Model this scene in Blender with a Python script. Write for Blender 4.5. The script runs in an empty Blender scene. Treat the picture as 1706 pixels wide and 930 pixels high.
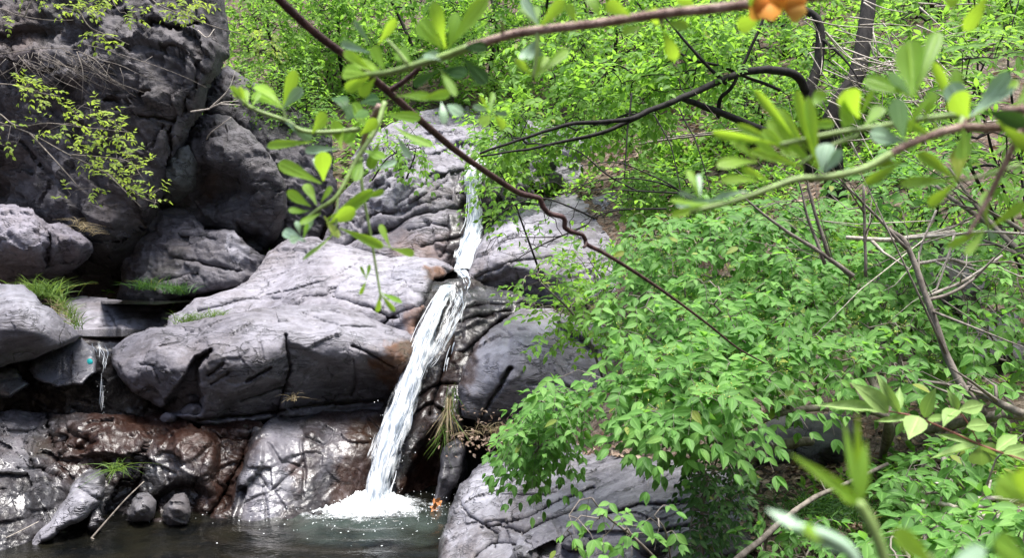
import bpy, math, random
import numpy as np

# ------------------------------------------------------------------ camera, sky, sun, exposure
scene = bpy.context.scene
CAM_H = 1.75                      # eye height above the pool
FPX = 1339.0                      # focal length in photo pixels (1706 wide)
CX, CY = 853.0, 465.0

cam_data = bpy.data.cameras.new("camera")
cam = bpy.data.objects.new("camera", cam_data)
scene.collection.objects.link(cam)
cam.location = (0, 0, CAM_H)
cam.rotation_euler = (math.radians(90), 0, 0)
cam_data.sensor_width = 36.0
cam_data.lens = 36.0 * FPX / 1706.0
cam_data.clip_start = 0.02
cam_data.clip_end = 500
cam_data.dof.use_dof = True
cam_data.dof.focus_distance = 5.0
cam_data.dof.aperture_fstop = 8.5
scene.camera = cam

SUN_EL, SUN_AZ = 79.0, 150.0       # azimuth measured from +Y towards +X (high veiled sun above the gorge)
world = bpy.data.worlds.new("World")
scene.world = world
world.use_nodes = True
wn = world.node_tree
for n in list(wn.nodes):
    wn.nodes.remove(n)
w_out = wn.nodes.new("ShaderNodeOutputWorld")
w_bg = wn.nodes.new("ShaderNodeBackground")
w_sky = wn.nodes.new("ShaderNodeTexSky")
w_sky.sky_type = 'NISHITA'
w_sky.sun_disc = False
w_sky.sun_elevation = math.radians(SUN_EL)
w_sky.sun_rotation = math.radians(SUN_AZ)
w_sky.air_density = 1.0
w_sky.dust_density = 3.0
w_sky.ozone_density = 1.0
w_bg.inputs['Strength'].default_value = 0.11
wn.links.new(w_sky.outputs[0], w_bg.inputs[0])
wn.links.new(w_bg.outputs[0], w_out.inputs[0])

sun_data = bpy.data.lights.new("sun", 'SUN')
sun_data.energy = 3.9
sun_data.angle = math.radians(25)
sun_data.color = (1.0, 0.97, 0.93)
sun = bpy.data.objects.new("sun", sun_data)
scene.collection.objects.link(sun)
sun.location = (-4, 10, 14)
sun.rotation_euler = (math.radians(90 - SUN_EL), 0, math.radians(180 - SUN_AZ))

scene.view_settings.view_transform = 'Standard'
scene.view_settings.look = 'None'
scene.view_settings.gamma = 1
scene.view_settings.use_curve_mapping = False
scene.view_settings.exposure = 1.5
scene.render.engine = 'CYCLES'
scene.cycles.max_bounces = 8
scene.cycles.transparent_max_bounces = 12
scene.cycles.use_denoising = True

rng = np.random.default_rng(11)
random.seed(5)

# ------------------------------------------------------------------ small maths helpers
def P(px, py, d):
    """Photo pixel + distance along the view axis -> world point(s)."""
    px, py, d = np.asarray(px, float), np.asarray(py, float), np.asarray(d, float)
    return np.stack([(px - CX) / FPX * d, d + 0 * px, CAM_H - (py - CY) / FPX * d], -1)

def unit(v):
    v = np.asarray(v, float)
    return v / np.maximum(np.linalg.norm(v, axis=-1, keepdims=True), 1e-9)

def sstep(a, b, x):
    t = np.clip((x - a) / (b - a), 0, 1)
    return t * t * (3 - 2 * t)

def _hash(ix, iy, iz, seed):
    h = (ix.astype(np.int64) * 374761393 + iy.astype(np.int64) * 668265263 + iz.astype(np.int64) * 2147483647 + seed * 974634341) & 0xFFFFFFFF
    h = ((h ^ (h >> 13)) * 1274126177) & 0xFFFFFFFF
    h = ((h ^ (h >> 16)) * 2246822519) & 0xFFFFFFFF
    return h ^ (h >> 15)

def noise3(p, seed=0):
    p = np.asarray(p, float)
    i = np.floor(p).astype(np.int64)
    f = p - i
    u = f * f * f * (f * (f * 6 - 15) + 10)
    out = np.zeros(p.shape[:-1])
    for dx in (0, 1):
        for dy in (0, 1):
            for dz in (0, 1):
                h = _hash(i[..., 0] + dx, i[..., 1] + dy, i[..., 2] + dz, seed)
                gx = ((h & 1023) / 511.5 - 1)
                gy = (((h >> 10) & 1023) / 511.5 - 1)
                gz = (((h >> 20) & 1023) / 511.5 - 1)
                dot = gx * (f[..., 0] - dx) + gy * (f[..., 1] - dy) + gz * (f[..., 2] - dz)
                wx = u[..., 0] if dx else 1 - u[..., 0]
                wy = u[..., 1] if dy else 1 - u[..., 1]
                wz = u[..., 2] if dz else 1 - u[..., 2]
                out += dot * wx * wy * wz
    return out

def fbm(p, oct=4, seed=0, gain=0.5, lac=2.03, ridged=False):
    a, s, out = 1.0, 1.0, 0
    for o in range(oct):
        n = noise3(p * s + 17.3 * o, seed + o)
        if ridged:
            n = 0.35 - np.abs(n)
        out = out + a * n
        a *= gain
        s *= lac
    return out

def facets(p, seed=0):
    """Piecewise planar cells: chiselled rock planes with small steps between them."""
    i = np.floor(p).astype(np.int64)
    best = np.full(p.shape[:-1], 1e9)
    val = np.zeros(p.shape[:-1])
    for dx in (-1, 0, 1):
        for dy in (-1, 0, 1):
            for dz in (-1, 0, 1):
                cx, cy, cz = i[..., 0] + dx, i[..., 1] + dy, i[..., 2] + dz
                h = _hash(cx, cy, cz, seed)
                h2 = _hash(cx, cy, cz, seed + 77)
                r = [((h & 1023) / 1023), (((h >> 10) & 1023) / 1023), (((h >> 20) & 1023) / 1023)]
                t = [((h2 & 1023) / 511.5 - 1), (((h2 >> 10) & 1023) / 511.5 - 1), (((h2 >> 20) & 1023) / 511.5 - 1)]
                e = [p[..., 0] - cx - r[0], p[..., 1] - cy - r[1], p[..., 2] - cz - r[2]]
                dd = e[0] ** 2 + e[1] ** 2 + e[2] ** 2
                v = e[0] * t[0] + e[1] * t[1] + e[2] * t[2] + 0.35 * t[0]
                m = dd < best
                best = np.where(m, dd, best)
                val = np.where(m, v, val)
    return val

def seg_dist(x, y, poly, closed):
    """Distance of points to a polyline and the nearest point on it."""
    poly = np.asarray(poly, float)
    a = poly if closed else poly[:-1]
    b = np.roll(poly, -1, 0) if closed else poly[1:]
    best = np.full(x.shape, 1e18)
    nx, ny = np.zeros_like(x), np.zeros_like(y)
    for (ax, ay), (bx, by) in zip(a, b):
        vx, vy = bx - ax, by - ay
        L = vx * vx + vy * vy + 1e-9
        t = np.clip(((x - ax) * vx + (y - ay) * vy) / L, 0, 1)
        qx, qy = ax + t * vx, ay + t * vy
        dd = (x - qx) ** 2 + (y - qy) ** 2
        m = dd < best
        best = np.where(m, dd, best)
        nx, ny = np.where(m, qx, nx), np.where(m, qy, ny)
    return np.sqrt(best), nx, ny

def in_poly(x, y, poly):
    poly = np.asarray(poly, float)
    inside = np.zeros(x.shape, bool)
    j = len(poly) - 1
    for k in range(len(poly)):
        xi, yi = poly[k]
        xj, yj = poly[j]
        if yi != yj:
            c = ((yi > y) != (yj > y)) & (x < (xj - xi) * (y - yi) / (yj - yi) + xi)
            inside ^= c
        j = k
    return inside

def sdist(x, y, poly):
    """Signed pixel distance, positive inside."""
    dd, nx, ny = seg_dist(x, y, poly, True)
    return np.where(in_poly(x, y, poly), dd, -dd), nx, ny

def rbf(ctrl, vals, lam=0.0, tps=False):
    """Linear-kernel radial basis surface with an affine part."""
    c = np.asarray(ctrl, float)
    sc = np.ptp(c, axis=0).max() + 1e-9
    c = c / sc
    n = len(c)
    ker = (lambda r: r * r * np.log(np.maximum(r, 1e-6))) if tps else (lambda r: r)
    A = ker(np.linalg.norm(c[:, None] - c[None], axis=-1))
    A[np.arange(n), np.arange(n)] += lam if tps else -lam
    Q = np.concatenate([np.ones((n, 1)), c], 1)
    M = np.zeros((n + 3, n + 3))
    M[:n, :n] = A
    M[:n, n:] = Q
    M[n:, :n] = Q.T
    w = np.linalg.lstsq(M, np.concatenate([vals, np.zeros(3)]), rcond=None)[0]
    def f(x, y):
        q = np.stack([x, y], -1) / sc
        out = w[n] + w[n + 1] * q[..., 0] + w[n + 2] * q[..., 1]
        for k in range(n):
            out = out + w[k] * ker(np.hypot(q[..., 0] - c[k, 0], q[..., 1] - c[k, 1]))
        return out
    return f

def smooth_path(pts, per=6):
    """Catmull-Rom through the points (any dimension)."""
    pts = np.asarray(pts, float)
    if len(pts) < 3:
        t = np.linspace(0, 1, per + 1)[:, None]
        return pts[0] * (1 - t) + pts[-1] * t
    q = np.concatenate([[2 * pts[0] - pts[1]], pts, [2 * pts[-1] - pts[-2]]])
    out = []
    for k in range(1, len(q) - 2):
        for t in np.linspace(0, 1, per, endpoint=False):
            a, b, c, d = q[k - 1], q[k], q[k + 1], q[k + 2]
            out.append(0.5 * (2 * b + (c - a) * t + (2 * a - 5 * b + 4 * c - d) * t ** 2 + (3 * b - a - 3 * c + d) * t ** 3))
    out.append(pts[-1])
    return np.array(out)

# ------------------------------------------------------------------ mesh building
class MB:
    """Collects vertices, faces and float attributes and links them as one mesh object."""
    def __init__(self):
        self.v, self.f, self.att, self.n = [], [], [], 0

    def add(self, verts, faces, **att):
        verts = np.asarray(verts, float).reshape(-1, 3)
        self.v.append(verts)
        for f in (faces if isinstance(faces, list) else [faces]):
            f = np.asarray(f, np.int64)
            if len(f):
                self.f.append(f + self.n)
        self.att.append((self.n, len(verts), att))
        self.n += len(verts)

    def tube(self, pts, rad, sides=6, cap=True, **att):
        pts = np.asarray(pts, float)
        m = len(pts)
        rad = np.broadcast_to(np.asarray(rad, float), (m,))
        tan = np.gradient(pts, axis=0)
        tan = unit(tan)
        nrm = np.zeros_like(pts)
        ref = np.array([0, 0, 1.0]) if abs(tan[0][2]) < 0.9 else np.array([1.0, 0, 0])
        nv = unit(np.cross(tan[0], ref))
        for k in range(m):
            nv = unit(nv - tan[k] * np.dot(nv, tan[k]))
            nrm[k] = nv
        bi = np.cross(tan, nrm)
        a = np.linspace(0, 2 * np.pi, sides, endpoint=False)
        ring = nrm[:, None] * np.cos(a)[None, :, None] + bi[:, None] * np.sin(a)[None, :, None]
        v = pts[:, None] + ring * rad[:, None, None]
        idx = np.arange(m * sides).reshape(m, sides)
        r = np.roll(idx, -1, 1)
        f = np.stack([idx[:-1], r[:-1], r[1:], idx[1:]], -1).reshape(-1, 4)
        v = v.reshape(-1, 3)
        fl = [f]
        if cap:
            v = np.concatenate([v, [pts[0] - tan[0] * rad[0] * .4], [pts[-1] + tan[-1] * rad[-1] * .6]])
            c0, c1 = m * sides, m * sides + 1
            fl.append(np.stack([r[0], idx[0], np.full(sides, c0)], -1))
            fl.append(np.stack([idx[-1], r[-1], np.full(sides, c1)], -1))
        self.add(v, fl, **att)

    def arrays(self):
        return np.concatenate(self.v) if self.v else np.zeros((0, 3))

    def build(self, name, mat, parent=None, origin=None, smooth=True):
        v = self.arrays()
        if origin is None:
            origin = np.array([(v[:, 0].min() + v[:, 0].max()) / 2, (v[:, 1].min() + v[:, 1].max()) / 2, v[:, 2].min()])
        me = bpy.data.meshes.new(name)
        loops, starts, tot = [], [], 0
        for f in self.f:
            k = f.shape[1]
            loops.append(f.reshape(-1))
            starts.append(tot + np.arange(len(f)) * k)
            tot += f.size
        loops = np.concatenate(loops)
        starts = np.concatenate(starts)
        me.vertices.add(len(v))
        me.vertices.foreach_set("co", (v - origin).astype(np.float32).ravel())
        me.loops.add(len(loops))
        me.loops.foreach_set("vertex_index", loops.astype(np.int32))
        me.polygons.add(len(starts))
        me.polygons.foreach_set("loop_start", starts.astype(np.int32))
        names = {k for _, _, a in self.att for k in a}
        for k in names:
            arr = np.zeros(len(v), np.float32)
            for s, n, a in self.att:
                if k in a:
                    arr[s:s + n] = a[k]
            at = me.attributes.new(k, 'FLOAT', 'POINT')
            at.data.foreach_set("value", arr)
        me.update(calc_edges=True)
        me.validate()
        if smooth:
            me.polygons.foreach_set("use_smooth", np.ones(len(me.polygons), bool))
        me.materials.append(mat)
        o = bpy.data.objects.new(name, me)
        scene.collection.objects.link(o)
        if parent is None:
            o.location = origin
        else:
            o.parent = parent
            o.location = origin - np.array(parent.location)
        return o

def tag(o, label=None, cat=None, group=None, kind=None):
    if label: o['label'] = label
    if cat: o['category'] = cat
    if group: o['group'] = group
    if kind: o['kind'] = kind
    return o

def empty(name, loc, label, cat, group=None):
    o = bpy.data.objects.new(name, None)
    scene.collection.objects.link(o)
    o.empty_display_size = 0.1
    o.location = tuple(float(c) for c in loc)
    return tag(o, label, cat, group)

# ------------------------------------------------------------------ materials
class NT:
    """Terse node-tree writer."""
    def __init__(self, name):
        self.m = bpy.data.materials.new(name)
        self.m.use_nodes = True
        self.t = self.m.node_tree
        for n in list(self.t.nodes):
            self.t.nodes.remove(n)
        self.out = self.n('ShaderNodeOutputMaterial')
        self.geo = self.n('ShaderNodeNewGeometry')

    def n(self, typ, **kw):
        x = self.t.nodes.new(typ)
        for k, v in kw.items():
            setattr(x, k, v)
        return x

    def put(self, sock, val):
        if hasattr(val, 'is_linked') or isinstance(val, bpy.types.NodeSocket):
            self.t.links.new(val, sock)
        elif val is not None:
            try:
                sock.default_value = val
            except Exception:
                sock.default_value = (val, val, val) if not hasattr(val, '__len__') else tuple(val) + (1.0,)
        return sock

    def attr(self, name):
        return self.n('ShaderNodeAttribute', attribute_name=name).outputs['Fac']

    def noise(self, scale, detail=4, rough=.55, vec=None, dist=0.0, out='Fac'):
        x = self.n('ShaderNodeTexNoise')
        self.put(x.inputs['Vector'], vec if vec is not None else self.geo.outputs['Position'])
        x.inputs['Scale'].default_value = scale
        x.inputs['Detail'].default_value = detail
        x.inputs['Roughness'].default_value = rough
        x.inputs['Distortion'].default_value = dist
        return x.outputs[out]

    def voro(self, scale, feature='F1', vec=None, out='Distance', rnd=1.0):
        x = self.n('ShaderNodeTexVoronoi', feature=feature)
        self.put(x.inputs['Vector'], vec if vec is not None else self.geo.outputs['Position'])
        x.inputs['Scale'].default_value = scale
        x.inputs['Randomness'].default_value = rnd
        return x.outputs[out]

    def math(self, op, a, b=None, c=None, clamp=False):
        x = self.n('ShaderNodeMath', operation=op, use_clamp=clamp)
        self.put(x.inputs[0], a)
        if b is not None: self.put(x.inputs[1], b)
        if c is not None: self.put(x.inputs[2], c)
        return x.outputs[0]

    def ramp(self, fac, lo, hi, a=0.0, b=1.0):
        x = self.n('ShaderNodeMapRange', interpolation_type='SMOOTHSTEP')
        self.put(x.inputs['Value'], fac)
        for k, v in (('From Min', lo), ('From Max', hi), ('To Min', a), ('To Max', b)):
            x.inputs[k].default_value = v
        return x.outputs[0]

    def mix(self, fac, a, b, blend='MIX'):
        x = self.n('ShaderNodeMix', data_type='RGBA', blend_type=blend)
        self.put(x.inputs[0], fac)
        for s, v in ((x.inputs[6], a), (x.inputs[7], b)):
            if isinstance(v, (tuple, list)):
                s.default_value = tuple(v) + (1.0,) if len(v) == 3 else v
            else:
                self.put(s, v)
        return x.outputs[2]

    def bump(self, h, strength=.5, dist=.02, nrm=None):
        x = self.n('ShaderNodeBump')
        x.inputs['Strength'].default_value = strength
        x.inputs['Distance'].default_value = dist
        self.put(x.inputs['Height'], h)
        if nrm is not None: self.put(x.inputs['Normal'], nrm)
        return x.outputs[0]

    def vmul(self, v, sc):
        x = self.n('ShaderNodeVectorMath', operation='MULTIPLY')
        self.put(x.inputs[0], v)
        x.inputs[1].default_value = sc
        return x.outputs[0]

    def vadd(self, a, b):
        x = self.n('ShaderNodeVectorMath', operation='ADD')
        self.put(x.inputs[0], a)
        self.put(x.inputs[1], b)
        return x.outputs[0]

    def principled(self, color, rough=.6, nrm=None, spec=.5, **kw):
        x = self.n('ShaderNodeBsdfPrincipled')
        s = x.inputs['Base Color']
        if isinstance(color, (tuple, list)): s.default_value = tuple(color) + (1.0,)
        else: self.put(s, color)
        self.put(x.inputs['Roughness'], rough)
        self.put(x.inputs['Specular IOR Level'], spec)
        if nrm is not None: self.put(x.inputs['Normal'], nrm)
        for k, v in kw.items():
            self.put(x.inputs[k], v)
        return x.outputs[0]

    def shader_mix(self, fac, a, b):
        x = self.n('ShaderNodeMixShader')
        self.put(x.inputs[0], fac)
        self.put(x.inputs[1], a)
        self.put(x.inputs[2], b)
        return x.outputs[0]

    def done(self, shader):
        self.t.links.new(shader, self.out.inputs['Surface'])
        return self.m

def make_rock_mat():
    k = NT('rock')
    info = k.n('ShaderNodeObjectInfo')
    wob = k.noise(3.0, 3, .5, out='Color')
    pos = k.geo.outputs['Position']
    warp = k.vadd(pos, k.vmul(wob, (.22, .22, .22)))
    big = k.noise(1.3, 5, .6, warp)
    mid = k.noise(7.0, 6, .65, warp)
    fine = k.noise(55.0, 5, .7)
    grain = k.noise(230.0, 3, .7)
    col = k.mix(k.ramp(mid, .36, .66), (.165, .155, .168), (.285, .270, .290))
    col = k.mix(k.ramp(big, .46, .70, 0, .65), col, (.20, .165, .145))
    col = k.mix(k.ramp(k.noise(2.1, 4, .6, k.vadd(warp, (4.1, 2.2, 7.0))), .55, .72, 0, .6), col, (.36, .35, .375))
    col = k.mix(k.ramp(fine, .54, .70, 0, .7), col, (.43, .415, .43))
    col = k.mix(k.ramp(fine, .46, .32, 0, .75), col, (.07, .066, .07))
    col = k.mix(k.ramp(grain, .58, .75, 0, .4), col, (.46, .45, .46))
    stn = k.noise(2.7, 6, .68, k.vmul(warp, (1.0, 1.0, .42)))
    col = k.mix(k.ramp(stn, .54, .68, 0, .55), col, (.10, .088, .080))
    col = k.mix(k.ramp(k.noise(110.0, 2, .6), .60, .70, 0, .6), col, (.05, .048, .05))
    # lichen discs
    spot = k.math('MULTIPLY', k.ramp(k.voro(15.0, vec=warp), .20, .12), k.ramp(k.noise(2.6, 3, .5), .50, .58))
    col = k.mix(k.math('MULTIPLY', spot, .75), col, (.47, .47, .45))
    # hairline joints
    wv = k.vadd(pos, k.vmul(k.noise(1.7, 5, .6, out='Color'), (.55, .55, .55)))
    crk = k.math('MULTIPLY', k.ramp(k.voro(1.25, 'DISTANCE_TO_EDGE', wv), .012, .001), k.ramp(k.noise(1.5, 3, .6), .52, .60))
    col = k.mix(k.math('MULTIPLY', crk, .75), col, (.045, .042, .042))
    rot = k.n('ShaderNodeMapping'); rot.inputs['Rotation'].default_value = (.2, math.radians(26), .3); rot.inputs['Scale'].default_value = (.35, .8, 2.4)
    k.put(rot.inputs['Vector'], warp)
    bed = k.noise(2.2, 5, .6, rot.outputs[0], .4)
    bedf = k.noise(9.0, 4, .65, rot.outputs[0], .3)
    line = k.math('MULTIPLY', k.ramp(k.math('ABSOLUTE', k.math('SUBTRACT', bed, .5)), .016, .002), k.ramp(k.noise(1.9, 2, .5), .40, .52))
    line2 = k.math('MULTIPLY', k.ramp(k.math('ABSOLUTE', k.math('SUBTRACT', k.noise(1.1, 4, .55, k.vadd(wv, (3, 1, 5)), .5), .5)), .009, .001), k.ramp(k.noise(2.3, 2, .5), .46, .56))
    crk = k.math('MAXIMUM', k.math('MULTIPLY', crk, .5), k.math('MAXIMUM', line, line2))
    col = k.mix(k.math('MULTIPLY', crk, .75), col, (.03, .028, .028))
    col = k.mix(k.ramp(bedf, .53, .66, 0, .5), col, (.40, .385, .40))
    col = k.mix(k.ramp(bedf, .47, .35, 0, .55), col, (.09, .083, .088))
    pale = k.attr('pale')
    col = k.mix(k.math('MULTIPLY', pale, k.ramp(mid, .28, .58, .3, 1.0)), col, (.58, .57, .60))
    stain = k.attr('stain')
    col = k.mix(k.math('MULTIPLY', stain, k.ramp(mid, .25, .6, .45, 1.0)), col, (.24, .115, .055))
    moss = k.attr('moss')
    col = k.mix(k.math('MULTIPLY', moss, k.ramp(fine, .36, .62, .2, 1.0)), col, (.085, .105, .035))
    tint = k.mix(1.0, k.mix(1.0, col, (.55, .56, .578), 'MULTIPLY'), info.outputs['Color'], 'MULTIPLY')
    wet = k.attr('wet')
    wetn = k.math('MULTIPLY', wet, k.ramp(mid, .30, .50, .55, 1.0), clamp=True)
    algae = k.mix(k.ramp(big, .40, .60), (.008, .0075, .0078), (.015, .007, .0045))
    wetcol = k.mix(k.math('SUBTRACT', .90, k.math('MULTIPLY', pale, .28)), tint, algae)  # pale lightens wet rock, painting in the bluish sky sheen
    wetcol = k.mix(k.math('MULTIPLY', stain, .85), wetcol, (.017, .0055, .003))
    col = k.mix(wetn, tint, wetcol)
    rough = k.math('ADD', k.ramp(fine, .3, .7, .62, .82), 0.0)
    rn = k.n('ShaderNodeMix', data_type='FLOAT')
    k.put(rn.inputs[0], wetn); k.put(rn.inputs[2], rough); k.put(rn.inputs[3], k.ramp(fine, .35, .65, .35, .5))
    h1 = k.math('ADD', k.math('MULTIPLY', mid, .14), k.math('MULTIPLY', fine, .12))
    h1 = k.math('ADD', h1, k.math('ADD', k.math('MULTIPLY', grain, .06), k.math('MULTIPLY', bedf, .16)))
    h1 = k.math('ADD', h1, k.math('MULTIPLY', k.attr('crag'), k.math('ADD', k.math('MULTIPLY', fine, .22), k.math('MULTIPLY', k.voro(6.5, vec=warp), .55))))
    h1 = k.math('SUBTRACT', h1, k.math('MULTIPLY', crk, .45))
    # water film ripples on wet rock
    film = k.noise(11.0, 3, .5, k.vmul(warp, (1.0, 1.0, .5)))
    h1 = k.math('ADD', h1, k.math('MULTIPLY', k.math('MULTIPLY', film, wetn), .12))
    nrm = k.bump(h1, .8, .040)
    coatn = k.bump(k.math('ADD', k.math('MULTIPLY', film, 1.0), k.math('MULTIPLY', k.noise(60.0, 3, .6), .22)), 1.0, .018)
    return k.done(k.principled(col, rn.outputs[0], nrm, k.math('SUBTRACT', .45, k.math('MULTIPLY', wetn, .35)), **{'Coat Weight': k.math('MULTIPLY', wetn, k.math('MULTIPLY', k.ramp(k.noise(5.0, 4, .65, warp), .38, .60, .12, 1.0), k.math('SUBTRACT', 1.0, k.math('MULTIPLY', stain, .45)))), 'Coat Roughness': k.ramp(fine, .35, .65, .20, .44), 'Coat IOR': 1.62, 'Coat Normal': coatn}))

def make_ground_mat():
    k = NT('ground')
    pos = k.geo.outputs['Position']
    a = k.noise(1.1, 5, .6); b = k.noise(14, 5, .65); c = k.noise(70, 4, .7)
    cell = k.voro(30, vec=k.vadd(k.vmul(k.noise(9, 4, .6, out='Color'), (.16, .16, .16)), pos), out='Color')
    sep = k.n('ShaderNodeSeparateColor'); k.put(sep.inputs[0], cell)
    col = k.mix(k.ramp(b, .35, .65), (.030, .024, .018), (.12, .092, .072))
    col = k.mix(k.ramp(sep.outputs[0], .55, .9, 0, .6), col, (.22, .175, .14))
    col = k.mix(k.ramp(sep.outputs[1], .7, .95, 0, .5), col, (.12, .06, .035))
    col = k.mix(k.ramp(a, .56, .70, 0, .8), col, (.05, .07, .022))
    col = k.mix(k.attr('wet'), col, (.022, .021, .020))
    h = k.math('ADD', k.math('MULTIPLY', b, 1.0), k.math('MULTIPLY', sep.outputs[2], .4))
    h = k.math('ADD', h, k.math('MULTIPLY', c, .2))
    return k.done(k.principled(col, .9, k.bump(h, .9, .06), .2))

def make_leaf_mat(name, dark, mid, light, trans=.38, tcol=(.20, .34, .03), rough=.55, spec=.22):
    k = NT(name)
    r = k.attr('rnd'); ac = k.attr('across')
    col = k.mix(k.ramp(r, .0, .5), dark, mid)
    col = k.mix(k.ramp(r, .55, 1.0), col, light)
    nz = k.noise(60, 3, .6)
    col = k.mix(k.ramp(nz, .35, .7, 0, .35), col, tuple(.6 * x for x in mid))
    col = k.mix(k.ramp(ac, .16, .0, 0, .45), col, tuple(min(1, 1.7 * x) for x in light))
    wn_ = k.n('ShaderNodeTexWhiteNoise', noise_dimensions='1D')
    k.put(wn_.inputs['W'], r)
    col = k.mix(k.ramp(wn_.outputs['Value'], .982, .988, 0, .6), col, (.30, .27, .05))
    vein = k.bump(k.ramp(ac, .30, .0), .25, .004)
    pr = k.principled(col, rough, vein, spec)
    tr = k.n('ShaderNodeBsdfTranslucent')
    tc = k.mix(r, tuple(.75 * x for x in tcol), tcol)
    k.put(tr.inputs[0], tc)
    return k.done(k.shader_mix(trans, pr, tr.outputs[0]))

def make_bark_mat(name, a, b, scale=26, rough=.85):
    k = NT(name)
    n1 = k.noise(scale, 5, .65, k.vmul(k.geo.outputs['Position'], (1, 1, .45)))
    n2 = k.noise(scale * 5, 3, .6)
    col = k.mix(k.ramp(n1, .35, .65), a, b)
    col = k.mix(k.ramp(n2, .6, .78, 0, .5), col, tuple(min(1, 1.8 * x) for x in b))
    return k.done(k.principled(col, rough, k.bump(k.math('ADD', n1, k.math('MULTIPLY', n2, .3)), .7, .008), .3))

def make_pool_mat():
    k = NT('pool_water')
    pos = k.geo.outputs['Position']
    deep = k.noise(2.2, 4, .6)
    stones = k.voro(9.0, vec=k.vadd(pos, k.vmul(k.noise(4, 2, .5, out='Color'), (.25, .25, .25))))
    col = k.mix(k.ramp(deep, .38, .66), (.0022, .0025, .0025), (.008, .0075, .0048))
    col = k.mix(k.ramp(stones, .30, .12, 0, .5), col, (.013, .011, .008))
    col = k.mix(k.attr('foam'), col, (.055, .075, .066))
    r1 = k.noise(16, 3, .55, k.vmul(pos, (1.0, 2.4, 1)), 0.6)
    r2 = k.noise(55, 2, .5, k.vmul(pos, (1.0, 1.9, 1)))
    h = k.math('ADD', r1, k.math('MULTIPLY', r2, .25))
    return k.done(k.principled(col, .04, k.bump(h, .38, .02), .5, IOR=1.33))

def make_fall_mat(name, lo=.40, hi=.62, along=4.2, across=32.0, seed=0.0):
    """White falling water: stretched streaks, thin places let the rock behind show through."""
    k = NT(name)
    u, v = k.attr('u'), k.attr('v')
    cmb = k.n('ShaderNodeCombineXYZ')
    k.put(cmb.inputs[0], k.math('MULTIPLY', u, across)); k.put(cmb.inputs[1], k.math('MULTIPLY', v, along)); cmb.inputs[2].default_value = seed
    st = k.noise(1.0, 5, .62, cmb.outputs[0], .35)
    clump = k.noise(1.0, 3, .5, k.vmul(cmb.outputs[0], (.22, 1.3, 1)))
    dens = k.math('ADD', k.math('MULTIPLY', st, .75), k.math('MULTIPLY', clump, .35))
    dens = k.math('ADD', k.math('ADD', dens, .03), k.attr('body'))
    a = k.ramp(dens, lo, hi)
    col = k.mix(k.ramp(st, .40, .58), (.30, .35, .42), (.88, .90, .92))
    pr = k.principled(col, .35, k.bump(st, .35, .02), .4)
    tl = k.n('ShaderNodeBsdfTranslucent'); tl.inputs[0].default_value = (.60, .66, .72, 1)
    body = k.shader_mix(.3, pr, tl.outputs[0])
    tr = k.n('ShaderNodeBsdfTransparent')
    return k.done(k.shader_mix(a, tr.outputs[0], body))

def make_foam_mat():
    k = NT('white_foam')
    n1 = k.noise(22, 4, .6); n2 = k.noise(8, 3, .6)
    dens = k.math('ADD', k.math('ADD', k.math('MULTIPLY', n1, .6), k.math('MULTIPLY', n2, .4)), k.attr('body'))
    pr = k.principled((.74, .78, .80), .45, k.bump(n1, .8, .03), .4)
    tr = k.n('ShaderNodeBsdfTransparent')
    return k.done(k.shader_mix(k.ramp(dens, .36, .84), tr.outputs[0], pr))

def make_plain(name, col, rough=.6, spec=.4, var=.25, scale=40):
    k = NT(name)
    n1 = k.noise(scale, 4, .6)
    c = k.mix(k.ramp(n1, .35, .7), tuple(x * (1 - var) for x in col), tuple(min(1, x * (1 + var)) for x in col))
    return k.done(k.principled(c, rough, k.bump(n1, .3, .004), spec))

ROCK = make_rock_mat()
GROUND = make_ground_mat()
LEAF_NEAR = make_leaf_mat('shrub_leaf', (.052, .134, .028), (.102, .236, .052), (.172, .335, .082), .44, (.25, .54, .07))
LEAF_MID = make_leaf_mat('sapling_leaf', (.054, .132, .022), (.106, .230, .038), (.19, .335, .062), .50, (.32, .60, .06))
LEAF_LIME = make_leaf_mat('young_leaf', (.075, .155, .028), (.135, .255, .048), (.22, .36, .08), .52, (.35, .64, .08))
LEAF_SPRIG = make_leaf_mat('sprig_leaf', (.085, .19, .025), (.16, .32, .04), (.28, .46, .06), .52, (.50, .78, .05), .5, .3)
LEAF_GLARE_PAINT = make_leaf_mat('painted_glare_leaf', (.22, .36, .22), (.32, .47, .32), (.42, .56, .42), .30, (.20, .38, .12), .4, .5)  # glare on the leaves, put into a pale leaf colour
LEAF_SHOOT = make_leaf_mat('shoot_leaf', (.11, .20, .05), (.18, .30, .08), (.27, .40, .13), .30, (.26, .46, .07))
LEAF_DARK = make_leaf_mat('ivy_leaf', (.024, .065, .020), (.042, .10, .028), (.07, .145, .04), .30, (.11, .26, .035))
LEAF_BOUGH = make_leaf_mat('bough_leaf', (.095, .16, .025), (.17, .25, .04), (.27, .34, .07), .48, (.42, .56, .07))
GRASS = make_leaf_mat('grass_blade', (.055, .11, .025), (.10, .18, .035), (.18, .26, .06), .35, (.24, .38, .06))
STRAW = make_leaf_mat('dry_grass', (.17, .13, .075), (.30, .24, .14), (.42, .35, .22), .25, (.4, .33, .18), .7, .2)
LITTER = make_leaf_mat('dead_leaf', (.085, .05, .036), (.19, .13, .095), (.38, .30, .235), .12, (.25, .14, .07), .75, .2)
BARK_DARK = make_bark_mat('dark_bark', (.006, .005, .005), (.022, .019, .018))
BARK_GREY = make_bark_mat('grey_bark', (.085, .072, .060), (.20, .175, .150))
BARK_PALE = make_bark_mat('bleached_wood', (.22, .19, .16), (.42, .38, .33), 40)
BARK_RED = make_bark_mat('vine_bark', (.030, .014, .013), (.085, .045, .042), 60, .6)
TWIG_PINK = make_bark_mat('twig_bark', (.16, .095, .075), (.33, .235, .20), 90, .6)
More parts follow.
